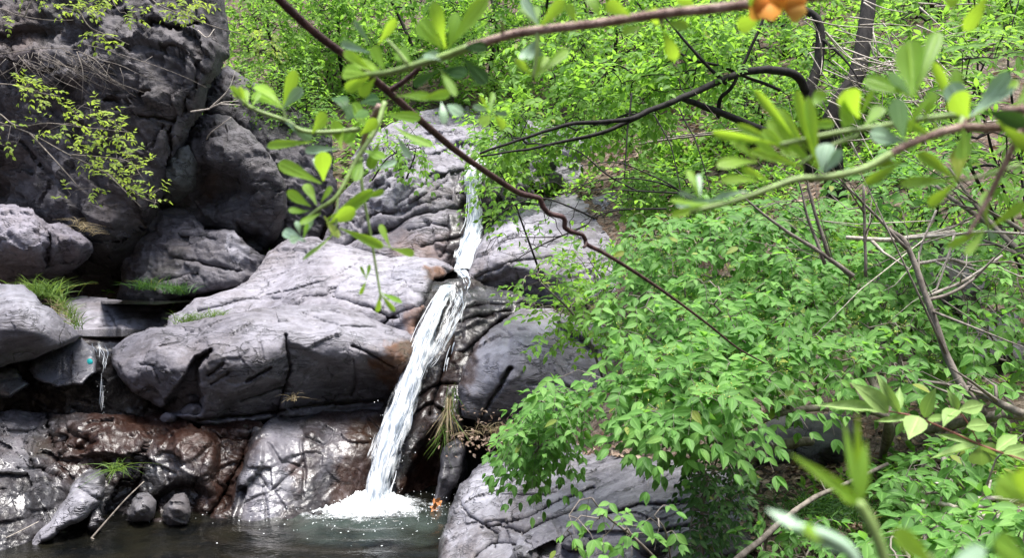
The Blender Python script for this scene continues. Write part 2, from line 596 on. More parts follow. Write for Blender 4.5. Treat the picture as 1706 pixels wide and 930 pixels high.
STEM_GREEN = make_plain('green_stem', (.20, .29, .09), .55)
STEM_RED = make_plain('red_stem', (.20, .075, .06), .5)
PETAL = make_leaf_mat('orange_petal', (.75, .26, .05), (.85, .42, .07), (.90, .60, .16), .45, (.95, .50, .08))
BUD = make_plain('yellow_bud', (.30, .36, .06), .6)
POOL = make_pool_mat()
FALL_A = make_fall_mat('falling_water')
FOAM = make_foam_mat()
DROP = make_plain('water_drop', (.85, .9, .93), .15, .6, .05)
CYAN = make_plain('cyan_plastic', (.03, .50, .50), .35)

# ------------------------------------------------------------------ terrain
_T = [  # photo pixel + distance of points on the ground
    (430, 200, 12.5), (600, 235, 12.5), (600, 120, 15.5), (600, -50, 20), (200, -200, 24), (-300, 0, 20), (-300, 480, 12.5), (150, 487, 11.4),
    (600, -300, 30), (900, 255, 11.0), (1000, 280, 10.0), (1100, 262, 9.4), (1200, 222, 9.4), (1250, 150, 11), (1300, 50, 13.5),
    (1300, -120, 18), (1400, 250, 8.4), (1550, 140, 8.6), (1706, 60, 9.0), (1706, 250, 6.6), (1706, -160, 13), (2100, 100, 8.5),
    (1150, 500, 6.6), (1300, 500, 6.0), (1500, 500, 5.6), (1700, 480, 5.2), (2100, 480, 5.0),
    (1010, 730, 5.35), (1280, 790, 3.95), (1400, 850, 3.4), (1560, 800, 3.5), (1706, 700, 3.7), (1500, 930, 2.7), (1760, 940, 2.4), (2200, 900, 2.6),
    (880, 500, 8.2), (960, 560, 7.4), (1000, 640, 6.3), (450, 480, 10.4), (750, 470, 9.0),
]
_tw = np.array([P(*t) for t in _T])
_extra = np.array([  # x, y, z in metres: stream bed, banks beside and behind the camera
    (-6, 5, -.5), (-3, 5, -.5), (0, 5, -.45), (-.6, 4.2, -.45), (-3, 3, -.5), (-6, 2.5, -.4), (-1, 2.5, -.45), (-3, 7, -.3), (-1.2, 7.2, -.2), (-5, 7.2, .1),
    (0.4, 7.4, .2), (-3, 8.6, .8), (-1.2, 8.6, .9), (-.6, 6.6, -.4), (.7, 4.2, -.1), (1.15, 3.0, .55), (.9, 1.6, .25), (.4, .3, .15), (0, -2, .1), (3, -2.5, 1.2), (-3, -3, .3),
    (-7, -1, 1.5), (-9, 4, 2.5), (0, -5, 2.0), (0, -9, 6.5), (-8, -9, 7.0), (8, -9, 7.5), (0, -14, 11), (8, 3, 3.4), (12, 8, 8), (-14, 14, 9), (14, 20, 14), (0, 36, 21), (-12, 36, 24), (14, 36, 22),  # unseen bank behind the camera, raised to cut light on front faces
])
_tp = np.concatenate([_tw, _extra])
_tz = rbf(_tp[:, :2], _tp[:, 2], .01)

def ground_z(x, y):
    x, y = np.asarray(x, float), np.asarray(y, float)
    z = _tz(x, y)
    q = np.stack([x, y, 0 * x], -1)
    rough = sstep(-.2, .6, z)
    return z + (.16 * fbm(q * .8, 3, 3) + .07 * fbm(q * 3.0, 3, 9)) * (.3 + .7 * rough)

gx = np.unique(np.concatenate([np.linspace(-22, -6, 40), np.linspace(-6, 6, 150), np.linspace(6, 22, 40)]))
gy = np.unique(np.concatenate([np.linspace(-14, 1.5, 40), np.linspace(1.5, 14, 160), np.linspace(14, 40, 70)]))
GX, GY = np.meshgrid(gx, gy)
GZ = ground_z(GX, GY)
m = MB()
ii = np.arange(GX.size).reshape(GX.shape)
wetg = sstep(.5, -.1, GZ)
m.add(np.stack([GX, GY, GZ], -1), np.stack([ii[:-1, :-1], ii[:-1, 1:], ii[1:, 1:], ii[1:, :-1]], -1).reshape(-1, 4), wet=wetg.ravel())
tag(m.build('ground', GROUND, origin=np.zeros(3)), kind='structure')

# ------------------------------------------------------------------ rocks
CRAG = {'cliff': 2.4, 'outcrop': 2.4, 'cave_boulder': 2.0, 'low_rock': 2.2, 'strata_rock': 2.0, 'lower_ledge': 1.6, 'fall_wall': 2.0, 'top_rock': 2.0, 'cliff_ledge': 1.8, 'layered_ledge': 1.6, 'angular_rock': 1.6}

def rock(name, label, outline, ctrl, step=2.6, roll=(22, .22), thick=.8, amp=.05, sc=1.3, facet=.06, fsc=2.2, strata=None, cracks=(), pits=(),
         paint=(), tint=(1, 1, 1), seed=0, jag=2.2, mat=None, rough=1.0, cat='rock', group=None, kind=None):
    """A solid boulder: front surface modelled from measured depths, rounded over at its rim and closed behind."""
    o = np.asarray(outline, float)
    # subdivide and roughen the rim
    pts = []
    for a, b in zip(o, np.roll(o, -1, 0)):
        nseg = max(1, int(np.hypot(*(b - a)) / 7))
        pts += [a + (b - a) * t for t in np.linspace(0, 1, nseg, endpoint=False)]
    pts = np.array(pts)
    qn = np.concatenate([pts / 26.0, np.full((len(pts), 1), seed * 3.1)], 1)
    off = np.stack([fbm(qn, 3, seed), fbm(qn, 3, seed + 50)], -1) * jag * 3.0
    pts = pts + off
    x0, y0 = pts.min(0) - step
    x1, y1 = pts.max(0) + step
    X, Y = np.meshgrid(np.arange(x0, x1 + step, step), np.arange(y0, y1 + step, step))
    e, nx, ny = sdist(X, Y, pts)
    snap = e < step * .35
    Xs, Ys = np.where(snap, nx, X), np.where(snap, ny, Y)
    es = np.where(snap, 0, e)
    keep = e > -step * .72
    ctrl = np.asarray(ctrl, float)
    D = .5 * rbf(ctrl[:, :2], ctrl[:, 2], .004)(Xs, Ys) + .5 * rbf(ctrl[:, :2], ctrl[:, 2], .0006, True)(Xs, Ys)
    base = D.copy()
    w, R = roll
    t = np.clip(es / w, 0, 1)
    D = D + R * (1 - np.sqrt(np.maximum(0, 1 - (1 - t) ** 2)))
    wob = np.stack([Xs / 40, Ys / 40, 0 * Xs + seed], -1)
    wx, wy = 7 * fbm(wob, 3, seed + 5), 7 * fbm(wob, 3, seed + 6)
    for poly, dep, soft in pits:
        sd, _, _ = sdist(Xs + wx, Ys + wy, poly)
        D = D + dep * sstep(-soft, soft, sd)
    for line, cw, dep in cracks:
        cd, _, _ = seg_dist(Xs + wx * .5, Ys + wy * .5, line, False)
        vw = max(cw * .75, step * 1.0) * (.7 + .6 * np.clip(.5 + fbm(wob * 3, 2, seed + 8), 0, 1))
        D = D + dep * np.exp(-(cd / vw) ** 2)
    V = P(Xs, Ys, D)
    du = np.gradient(V, axis=1)
    dv = np.gradient(V, axis=0)
    N = unit(np.cross(dv, du))
    N = np.where((N[..., 1:2] > 0), -N, N)
    q = V * sc + seed * 7.7
    if name not in ('cliff_ledge', 'cave_boulder', 'outcrop'):
        amp *= .38
    disp = amp * (fbm(q, 2, seed, .5) * .8 + .35 * fbm(q * 3.1, 4, seed + 2, .5, ridged=True))
    fdisp = 0 * disp
    cw_ = CRAG.get(name, 1.0)
    if facet:
        fq = V * fsc + .09 * np.stack([fbm(q * 1.5, 2, seed + 1), fbm(q * 1.5, 2, seed + 2), fbm(q * 1.5, 2, seed + 3)], -1) + seed
        fdisp = facet * (1.2 * facets(fq, seed) + .4 * cw_ * facets(fq * 2.3 + 5, seed + 9) + .14 * cw_ * facets(fq * 5.1 + 2, seed + 10) + (.07 * cw_ if cw_ > 1 else 0) * facets(fq * 11 + 4, seed + 13))
    if strata:
        ang, freq, sa = strata
        a = math.radians(ang)
        n = unit(np.array([-math.sin(a), .45, math.cos(a)]))
        s = V @ n
        along = V - s[..., None] * n
        qq = along * .6 + (s * freq)[..., None] * n + .07 * fbm(q * 2, 3, seed + 4)[..., None]
        disp = disp + sa * fbm(qq, 4, seed + 12, .55, ridged=True)
    disp = disp + rough * .008 * fbm(V * 14, 3, seed + 20, .6)
    fade = sstep(0, 10, es) * .75 + .25
    V = V + N * (disp * fade)[..., None] + np.array([0, -.96, .28]) * (fdisp * fade)[..., None]
    # paints
    att = {}
    for kname, poly, soft, val in paint:
        if poly is None:
            a = np.full(X.shape, val)
        else:
            nzx = np.stack([Xs / 22, Ys / 22, 0 * Xs + seed], -1)
            sd, _, _ = sdist(Xs + 22 * fbm(nzx, 4, seed + 31), Ys + 22 * fbm(nzx, 4, seed + 32), poly)
            a = val * sstep(-soft, soft, sd)
        att[kname] = np.maximum(att.get(kname, 0), a) if val > 0 else att.get(kname, 0) * (1 + a)
    att['crag'] = np.full(X.shape, (CRAG.get(name, 1.0) - 1) / 1.4)
    c = keep[:-1, :-1] & keep[:-1, 1:] & keep[1:, 1:] & keep[1:, :-1]
    idx = np.full(X.shape, -1)
    used = np.zeros(X.shape, bool)
    used[:-1, :-1] |= c; used[:-1, 1:] |= c; used[1:, 1:] |= c; used[1:, :-1] |= c
    idx[used] = np.arange(used.sum())
    F = np.stack([idx[:-1, :-1][c], idx[1:, :-1][c], idx[1:, 1:][c], idx[:-1, 1:][c]], -1)
    a2 = {kk: vv[used] for kk, vv in att.items()}
    m = MB()
    m.add(V[used], F, **a2)
    if thick:
        wb = max(w * 1.6, 20)
        tb = np.clip(es / wb, 0, 1)
        Db = base + R + thick * np.sqrt(np.maximum(0, 1 - (1 - tb) ** 2))
        B = P(Xs, Ys, Db)
        B = np.where(snap[..., None], V, B)
        m.add(B[used], F[:, ::-1], **a2)
    ob = m.build(name, mat or ROCK)
    ob.color = tuple(tint) + (1,)
    tag(ob, label, cat, group, kind)
    return ob

SL = 'boulders and slabs of the gorge'
# --- the cliff
rock('cliff', 'tall dark overhanging cliff face with pale mineral streaks filling the upper left', 
     [(-160, -120), (345, -120), (366, -40), (372, 0), (380, 30), (383, 92), (352, 138), (342, 180), (320, 215), (303, 258), (284, 300), (266, 345), (250, 395), (225, 440), (205, 505), (-160, 520)],
     [(-160, -120, 10.4), (180, -120, 9.9), (366, -60, 10.0), (200, 100, 9.15), (378, 60, 9.9), (345, 100, 9.35), (60, 40, 9.75), (60, 75, 9.35), (120, 200, 9.5), (230, 180, 9.15), (330, 170, 9.5),
      (265, 230, 9.25), (300, 250, 9.7), (180, 330, 9.3), (60, 300, 9.8), (150, 385, 9.25), (240, 350, 9.55), (235, 400, 10.1), (185, 425, 9.8), (200, 450, 10.5), (100, 430, 10.5), (0, 420, 10.6), (150, 500, 11.1), (-100, 490, 11), (-160, 300, 10.2)],
     step=3.0, roll=(24, .45), thick=2.0, amp=.10, sc=1.1, facet=.15, fsc=1.15, seed=3,
     cracks=[([(176, 168), (205, 166), (246, 150)], 3.5, .14), ([(224, 185), (282, 191)], 3, .12), ([(246, 46), (303, 47), (330, 40)], 4, .16), ([(268, 81), (297, 82), (320, 96), (336, 120)], 2.5, .1),
             ([(278, 205), (287, 240), (281, 300), (268, 340)], 6, .25), ([(262, 200), (250, 240)], 3, .08), ([(330, 100), (322, 150), (300, 190)], 3, .10), ([(150, 0), (172, 40), (150, 90)], 3, .08), ([(205, 10), (196, 60), (180, 100)], 3, .08),
             ([(0, 100), (60, 118), (130, 110)], 3, .10), ([(40, 240), (90, 300), (80, 340)], 4, .10)],
     pits=[([(45, 38), (120, 36), (150, 52), (120, 66), (40, 72), (0, 80), (0, 60)], .20, 10), ([(-20, 100), (30, 108), (60, 125), (10, 140), (-20, 135)], .30, 8), ([(105, 135), (140, 125), (150, 160), (125, 190), (105, 180)], .18, 12),
           ([(0, 250), (40, 262), (50, 300), (20, 340), (-20, 340)], .2, 14)],
     paint=[('pale', [(128, 60), (150, 62), (125, 134), (112, 180), (100, 240), (104, 300), (84, 300), (86, 235), (98, 175), (112, 120)], 9, .75), ('pale', [(243, 270), (252, 280), (238, 330), (224, 366), (215, 372), (226, 320)], 7, 1.0),
            ('pale', [(287, 200), (308, 215), (304, 250), (296, 262), (290, 230)], 8, .85), ('pale', [(262, 222), (274, 215), (276, 260), (262, 265)], 9, .6), ('pale', [(210, 40), (224, 45), (222, 140), (212, 140)], 9, .35),
            ('stain', [(30, 0), (60, 0), (60, 90), (0, 130), (0, 20)], 30, .35), ('stain', [(140, 300), (230, 270), (240, 360), (150, 370)], 30, .2), ('moss', [(60, -20), (130, -20), (120, 30), (50, 60)], 25, .4)],
     tint=(.47, .435, .425))
rock('cliff_ledge', 'pale lilac knobbly rock bulge jutting from the foot of the dark cliff',
     [(-120, 350), (-40, 343), (25, 343), (58, 350), (78, 372), (102, 372), (135, 384), (152, 402), (154, 420), (138, 440), (120, 452), (60, 482), (-120, 495)],
     [(-120, 350, 9.3), (25, 345, 9.2), (60, 372, 8.85), (20, 385, 8.65), (70, 420, 8.8), (0, 430, 8.75), (110, 380, 9.2), (130, 405, 9.0), (145, 420, 9.15), (100, 430, 9.25), (60, 465, 9.6), (0, 480, 9.6), (-100, 470, 9.5), (-100, 400, 8.7)],
     roll=(20, .3), amp=.11, sc=2.6, facet=.07, fsc=3.2, seed=5, paint=[('pale', [(-60, 340), (40, 340), (80, 400), (60, 430), (-60, 430)], 26, .45)], cracks=[([(78, 372), (84, 400), (76, 440)], 4, .14)], tint=(.95, .90, .98))
rock('cave_boulder', 'big rounded near-black boulder with hollows beside the cliff edge',
     [(296, 215), (318, 203), (340, 190), (385, 194), (422, 224), (455, 262), (477, 310), (479, 360), (463, 402), (438, 424), (400, 418), (370, 388), (330, 380), (290, 378), (258, 345), (262, 300), (275, 250)],
     [(340, 195, 10.3), (300, 230, 10.2), (390, 205, 10.2), (400, 250, 9.75), (440, 280, 9.7), (360, 240, 9.7), (460, 330, 9.8), (430, 340, 9.75), (350, 290, 9.95), (380, 320, 10.2), (330, 340, 10.25), (400, 360, 9.95), (460, 390, 10.1), (430, 410, 10.3), (300, 365, 10.35), (270, 330, 10.3)],
     roll=(22, .3), amp=.11, sc=2.0, facet=.07, fsc=1.8, seed=8, pits=[([(330, 270), (400, 290), (420, 320), (360, 352), (330, 330)], .30, 14), ([(395, 375), (440, 390), (440, 410), (405, 405)], .25, 8)],
     paint=[('stain', [(330, 300), (370, 290), (360, 330), (335, 345)], 12, .5)], tint=(.46, .44, .44))
rock('angular_rock', 'small greenish angular block wedged between cliff edge and black boulder',
     [(268, 262), (290, 245), (315, 240), (328, 270), (326, 315), (300, 335), (268, 342), (258, 325)],
     [(268, 262, 9.95), (300, 250, 9.8), (325, 280, 9.9), (290, 285, 9.62), (300, 310, 9.75), (265, 335, 10.1), (310, 330, 10.15)],
     roll=(10, .15), thick=.5, amp=.04, facet=.07, fsc=3, seed=9, paint=[('moss', None, 1, .22)], tint=(.62, .68, .62))
rock('outcrop', 'craggy dark outcrop behind the black boulder under the trees',
     [(330, 128), (378, 108), (440, 150), (505, 188), (550, 222), (565, 330), (520, 425), (440, 430), (440, 300), (420, 230), (380, 200), (340, 195)],
     [(340, 140, 11.2), (380, 115, 11.3), (440, 160, 11.1), (500, 195, 11.0), (550, 230, 11.0), (400, 190, 10.8), (470, 230, 10.6), (500, 260, 10.45), (490, 330, 10.4), (540, 330, 10.6), (500, 420, 10.5), (440, 420, 10.7)],
     roll=(18, .3), amp=.10, sc=1.8, facet=.08, fsc=2.0, seed=11, strata=(-55, 6, .07), paint=[('moss', [(400, 140), (470, 150), (540, 220), (480, 230)], 30, .4)], tint=(.52, .50, .52))
rock('low_rock', 'low fractured grey rock with one white-streaked face at the cave mouth',
     [(215, 352), (240, 342), (300, 340), (325, 362), (345, 383), (378, 383), (393, 383), (410, 400), (428, 418), (446, 430), (442, 456), (400, 478), (330, 490), (260, 505), (195, 505), (205, 430)],
     [(240, 350, 10.3), (300, 345, 10.3), (330, 390, 9.95), (380, 386, 9.8), (392, 390, 9.7), (378, 430, 9.55), (415, 425, 9.8), (440, 440, 9.9), (300, 410, 9.75), (250, 420, 9.9), (320, 450, 9.55), (260, 460, 9.65), (400, 465, 9.6), (240, 500, 9.7), (330, 485, 9.5), (205, 480, 10.2)],
     roll=(14, .2), amp=.07, facet=.055, fsc=1.9, seed=13, strata=(-18, 7, .07), cracks=[([(290, 430), (340, 440), (400, 452)], 3, .14), ([(260, 470), (330, 462)], 3, .12), ([(300, 395), (360, 400)], 2.5, .08)],
     paint=[('pale', [(380, 386), (392, 386), (412, 425), (404, 438), (386, 432)], 5, 1.0), ('moss', [(240, 440), (300, 420), (300, 500), (220, 505)], 24, .35)], tint=(.66, .64, .67))
# --- the slab that climbs to the upper fall
rock('tilted_slab', 'long pale striated slab sloping up behind the biggest boulder to the water lip',
     [(268, 562), (284, 528), (330, 500), (398, 480), (428, 452), (446, 418), (480, 398), (530, 397), (598, 413), (650, 426), (700, 427), (742, 437), (757, 449), (742, 461), (722, 468), (720, 500), (706, 532), (698, 575), (640, 580), (560, 560), (450, 565), (330, 580)],
     [(284, 530, 7.75), (330, 502, 8.0), (400, 482, 8.2), (430, 455, 8.9), (450, 420, 9.5), (480, 400, 9.6), (530, 400, 9.5), (598, 416, 9.3), (650, 430, 9.0), (745, 445, 8.5), (600, 465, 7.95), (700, 470, 7.65), (660, 450, 8.3), (690, 500, 7.35), (700, 545, 7.2),
      (620, 520, 7.35), (500, 490, 7.8), (540, 440, 8.6), (500, 510, 7.55), (640, 570, 7.4), (450, 545, 7.6), (330, 560, 7.6)],
     step=2.1, roll=(10, .16), thick=1.5, amp=.05, facet=.035, fsc=1.6, seed=17, strata=(24, 5.5, .055),
     cracks=[([(432, 500), (500, 483), (560, 462), (598, 440)], 2.5, .07), ([(440, 470), (490, 452), (545, 436)], 2.5, .06), ([(505, 503), (560, 490), (565, 480), (600, 455)], 3, .07), ([(560, 500), (620, 515), (650, 530), (668, 532)], 3, .14), ([(640, 538), (656, 525), (690, 515), (715, 498)], 3, .14),
             ([(470, 440), (520, 420), (580, 420)], 2, .05), ([(330, 520), (400, 503), (470, 500)], 2.5, .06), ([(640, 450), (690, 440), (745, 452)], 2.5, .06), ([(600, 480), (650, 470), (705, 476)], 2, .05), ([(672, 470), (690, 490), (716, 490)], 2, .06)],
     pits=[([(525, 498), (545, 482), (566, 478), (562, 492), (545, 504)], .10, 4), ([(706, 500), (724, 468), (740, 470), (730, 520), (700, 560), (694, 545)], .25, 8)],
     paint=[('pale', [(560, 420), (700, 432), (720, 460), (705, 490), (620, 500), (560, 480)], 40, .7), ('pale', [(330, 500), (470, 440), (520, 470), (420, 520), (300, 535)], 40, .35), ('wet', [(712, 462), (745, 460), (735, 520), (700, 575), (690, 560), (704, 505)], 7, 1.0), ('stain', [(670, 520), (700, 515), (695, 560), (672, 545)], 8, .9), ('stain', [(705, 452), (760, 448), (760, 470), (715, 470)], 5, .9)],
     tint=(1.08, 1.05, 1.10))
# --- the biggest boulder
rock('boulder', 'biggest rounded grey boulder with a dark triangular hollow above the wet ledge',
     [(184, 606), (187, 580), (212, 561), (258, 546), (330, 534), (400, 519), (480, 507), (545, 502), (592, 514), (640, 539), (679, 550), (691, 566), (691, 592), (682, 626), (664, 660), (644, 690), (560, 698), (480, 698), (420, 706), (350, 712), (312, 703), (284, 692), (250, 670), (222, 652), (194, 626)],
     [(212, 562, 6.95), (330, 537, 7.2), (480, 510, 7.45), (545, 505, 7.5), (640, 541, 7.2), (686, 566, 6.95), (194, 600, 6.55), (262, 578, 6.38), (345, 560, 6.38), (420, 545, 6.5), (480, 550, 6.5), (560, 550, 6.6), (640, 572, 6.55), (232, 622, 6.33), (285, 615, 6.17), (300, 665, 6.28),
      (260, 660, 6.5), (350, 640, 6.18), (400, 628, 6.15), (440, 612, 6.22), (472, 625, 6.42), (465, 580, 6.30), (340, 702, 6.42), (420, 690, 6.5), (480, 688, 6.7), (490, 580, 6.38), (520, 600, 6.50), (560, 612, 6.62), (620, 640, 6.85), (560, 680, 7.05), (640, 682, 7.1), (610, 590, 6.52), (662, 612, 6.62), (680, 598, 6.65), (655, 640, 6.85)],
     step=2.1, roll=(13, .2), thick=1.4, amp=.045, facet=.055, fsc=1.5, seed=21,
     cracks=[([(269, 579), (305, 571), (330, 556)], 2.2, .05), ([(505, 524), (543, 538), (566, 544), (626, 545)], 2.2, .06), ([(533, 514), (580, 527), (640, 535)], 2.2, .06), ([(585, 577), (623, 593), (657, 612)], 2.5, .08), ([(477, 560), (483, 620), (464, 675), (452, 700)], 3, .10), ([(590, 600), (592, 640), (585, 660)], 2.5, .07),
             ([(330, 700), (430, 690), (520, 676), (640, 668)], 2.6, .14), ([(348, 626), (372, 606)], 3, .07), ([(352, 640), (380, 622)], 2.5, .06), ([(410, 636), (440, 622), (452, 614)], 3.5, .10), ([(232, 606), (256, 612), (268, 640)], 2, .04), ([(400, 668), (450, 650), (480, 640)], 2.5, .07), ([(262, 566), (290, 562)], 2, .04), ([(470, 520), (430, 560), (440, 600)], 1.6, .03)],
     pits=[([(352, 584), (345, 592), (334, 612), (334, 640), (340, 660), (330, 690), (262, 688), (292, 655), (312, 622), (324, 596)], .30, 5), ([(405, 655), (450, 635), (474, 640), (460, 690), (360, 702), (372, 675)], .14, 7), ([(478, 570), (505, 585), (560, 605), (600, 612), (612, 598), (660, 620), (655, 680), (560, 690), (480, 685), (470, 650)], .10, 7)],
     paint=[('pale', [(400, 530), (545, 505), (640, 545), (670, 560), (600, 585), (500, 570), (420, 560)], 30, .45), ('stain', [(640, 570), (690, 565), (690, 600), (660, 660), (640, 640), (612, 600), (650, 585)], 7, 1.0), ('wet', [(640, 580), (694, 560), (694, 640), (650, 690), (600, 620)], 10, .45), ('moss', [(668, 570), (692, 566), (690, 610), (670, 606)], 8, .5), ('wet', [(190, 630), (240, 668), (300, 705), (280, 720), (180, 660)], 9, .8)],
     tint=(.86, .84, .88))
for (px, py, r, d, tn, lb) in [(322, 682, 17, 6.42, .75, 'small chipped stone lodged in the hollow of the biggest boulder'), (282, 696, 13, 6.45, .9, 'flat pale stone chip lying left in the hollow under the biggest boulder'), (318, 664, 13, 6.5, .6, 'darker stone lodged upright deep in the hollow of the biggest boulder')]:
    rock('stone', lb, [(px - r * 1.3, py + r * .2), (px - r * .5, py - r * .75), (px + r * .5, py - r * .6), (px + r * 1.2, py), (px + r * .7, py + r * .9), (px - r * .7, py + r * .9)],
         [(px, py, d - .05), (px - r, py, d + .03), (px + r, py, d + .03), (px, py - r, d + .06), (px, py + r, d + .05)], roll=(5, .05), thick=.15, amp=.02, facet=.02, fsc=6, seed=int(px), tint=(tn, tn * .97, tn), step=2)
rock('left_boulder', 'smooth grey boulder cut by the left edge above the wet blocks',
     [(-160, 480), (-60, 470), (0, 471), (42, 478), (78, 508), (104, 530), (139, 559), (120, 570), (82, 586), (40, 602), (0, 613), (-160, 640)],
     [(-160, 480, 6.9), (0, 474, 6.85), (45, 482, 6.75), (70, 510, 6.45), (132, 558, 6.5), (30, 510, 6.15), (0, 550, 5.95), (60, 555, 6.05), (100, 560, 6.3), (0, 605, 6.2), (50, 595, 6.3), (-160, 560, 5.8)],
     roll=(10, .14), thick=1.0, amp=.035, facet=.03, fsc=1.6, seed=23, cracks=[([(0, 498), (12, 504), (24, 512)], 2, .03)], paint=[('pale', [(0, 470), (45, 480), (90, 520), (60, 530), (0, 500)], 16, .5), ('moss', [(-40, 590), (40, 575), (90, 580), (40, 605), (-40, 615)], 9, .5)], tint=(.92, .91, .94))
rock('creek_stone', 'low cracked slab between the grass tuft and the small upper pool',
     [(112, 500), (150, 494), (220, 504), (262, 512), (284, 522), (282, 548), (240, 556), (170, 556), (120, 556), (96, 530)],
     [(112, 500, 9.2), (150, 497, 9.3), (220, 506, 9.1), (280, 522, 8.7), (200, 525, 8.5), (150, 522, 8.55), (180, 550, 8.15), (270, 548, 8.1), (100, 540, 8.2)],
     roll=(8, .1), thick=.6, amp=.04, facet=.04, seed=25, strata=(-8, 9, .03), cracks=[([(150, 505), (182, 520), (194, 535), (196, 550)], 2, .05), ([(182, 520), (230, 524), (270, 520)], 2, .05)], paint=[('wet', [(230, 520), (284, 520), (284, 550), (240, 550)], 10, .8), ('pale', [(150, 530), (240, 535), (235, 548), (140, 550)], 8, .5)], tint=(.95, .93, .96))
# --- the ledge system on the left
WET = ('wet', None, 1, 1.0)
rock('undercut_ledge', 'dark wet undercut bedrock step beneath the boulders',
     [(-160, 600), (0, 590), (60, 575), (140, 563), (206, 562), (250, 620), (330, 680), (420, 690), (560, 680), (660, 672), (668, 705), (640, 730), (430, 740), (-160, 740)],
     [(-160, 600, 6.9), (0, 600, 6.9), (140, 564, 7.05), (200, 564, 7.1), (100, 600, 6.95), (170, 640, 6.98), (60, 660, 7.0), (170, 690, 7.05), (0, 690, 6.9), (-160, 720, 6.8), (300, 680, 7.3), (330, 720, 6.9), (560, 690, 7.3), (640, 690, 7.2), (640, 720, 6.9)],
     roll=(8, .1), thick=1.6, amp=.05, facet=.05, seed=27, paint=[WET], tint=(.75, .72, .72))
rock('wet_block', 'shiny flat-faced wet block left of the small trickle',
     [(52, 600), (60, 584), (92, 572), (138, 563), (154, 580), (162, 602), (160, 622), (136, 640), (96, 644), (56, 634), (48, 616)],
     [(60, 586, 6.95), (138, 566, 7.0), (160, 605, 6.72), (100, 600, 6.72), (130, 636, 6.5), (60, 630, 6.5), (100, 640, 6.48)],
     roll=(5, .1), thick=.5, amp=.02, facet=.035, fsc=2.2, seed=29, paint=[WET, ('pale', None, 1, .9)], tint=(1.0, 1.0, 1.05))  # pale here is sky sheen put into the rock colour
rock('wet_block', 'two-step wet block at the left edge below the smooth boulder',
     [(-120, 612), (0, 606), (26, 610), (40, 632), (52, 642), (20, 662), (-120, 680)],
     [(-100, 615, 6.8), (0, 610, 6.7), (30, 620, 6.6), (0, 632, 6.45), (30, 645, 6.42), (0, 662, 6.4), (-100, 660, 6.4)],
     roll=(5, .1), thick=.5, amp=.035, facet=.05, seed=31, cracks=[([(-60, 640), (0, 634), (40, 628)], 3, .06)], paint=[WET, ('pale', None, 1, .7)])  # wet sheen painted as a pale tone over the block
rock('lower_ledge', 'broad wet brown rock apron below the trickle at the pool',
     [(-160, 690), (0, 684), (60, 686), (90, 688), (160, 688), (240, 690), (330, 692), (434, 700), (446, 716), (430, 752), (404, 800), (394, 880), (384, 915), (-160, 990)],
     [(-160, 690, 6.6), (0, 686, 6.6), (90, 690, 6.7), (240, 692, 6.75), (330, 695, 6.8), (434, 703, 6.6), (0, 705, 6.3), (90, 700, 6.45), (80, 740, 6.2), (130, 705, 6.3), (200, 708, 6.35), (320, 712, 6.3), (425, 712, 6.4), (300, 745, 6.1), (340, 770, 6.05), (395, 800, 6.05), (390, 875, 5.9),
      (340, 850, 5.98), (250, 770, 6.1), (200, 745, 6.15), (190, 800, 5.95), (240, 840, 6.0), (180, 850, 5.9), (60, 760, 5.9), (0, 730, 5.95), (30, 800, 5.6), (0, 860, 5.35), (80, 830, 5.65), (0, 900, 5.25), (120, 880, 5.65), (240, 880, 5.75), (300, 910, 5.7), (380, 910, 5.8), (-160, 800, 5.5), (-160, 900, 5.2)],
     step=2.3, roll=(8, .08), thick=1.2, amp=.075, sc=1.8, facet=.065, fsc=2.1, seed=33, strata=(-70, 4, .045),
     cracks=[([(84, 690), (88, 720), (100, 750)], 3, .1), ([(0, 722), (50, 722), (66, 718)], 2.5, .05), ([(52, 735), (60, 775), (100, 800)], 3, .07), ([(420, 720), (390, 790), (350, 860)], 4, .1), ([(250, 745), (230, 800), (240, 850)], 4, .12)],
     pits=[([(280, 810), (330, 800), (345, 830), (320, 870), (262, 860), (250, 830)], .16, 10), ([(200, 800), (230, 800), (235, 860), (180, 875), (180, 840)], .18, 8), ([(365, 730), (425, 722), (400, 790), (372, 850), (352, 800)], .10, 10), ([(125, 715), (170, 740), (150, 760), (105, 745)], .08, 6)],
     paint=[WET, ('stain', [(150, 688), (430, 700), (425, 760), (380, 860), (330, 870), (340, 780), (240, 750), (190, 800), (90, 790), (140, 740)], 26, .9), ('pale', [(0, 690), (60, 695), (75, 760), (50, 800), (0, 790)], 26, .85), ('pale', [(240, 750), (330, 715), (340, 760), (290, 800)], 20, .55), ('moss', [(60, 730), (95, 735), (90, 765), (60, 765)], 14, .7)],  # pale patches paint the bluish sheen onto the wet apron
     tint=(.95, .93, .95))
rock('tongue_rock', 'pale dry tongue-shaped rock sliding into the pool at the lower left',
     [(28, 925), (44, 905), (80, 872), (108, 836), (124, 800), (148, 782), (170, 780), (178, 800), (174, 826), (160, 850), (128, 874), (100, 888), (64, 912), (50, 930)],
     [(44, 905, 5.3), (90, 862, 5.42), (120, 815, 5.6), (160, 785, 5.75), (174, 810, 5.65), (140, 840, 5.4), (160, 850, 5.55), (100, 885, 5.32), (60, 920, 5.22)],
     roll=(9, .12), thick=.5, amp=.03, facet=.03, seed=35, cracks=[([(135, 812), (150, 826), (170, 834)], 2, .04)], paint=[('pale', [(50, 890), (120, 830), (160, 800), (160, 845), (90, 890)], 14, .5), ('wet', [(30, 930), (60, 910), (110, 888), (170, 850), (180, 860), (60, 940)], 6, .8), ('wet', [(130, 780), (178, 780), (178, 815), (140, 808)], 8, .7)], tint=(1.0, .99, 1.02))
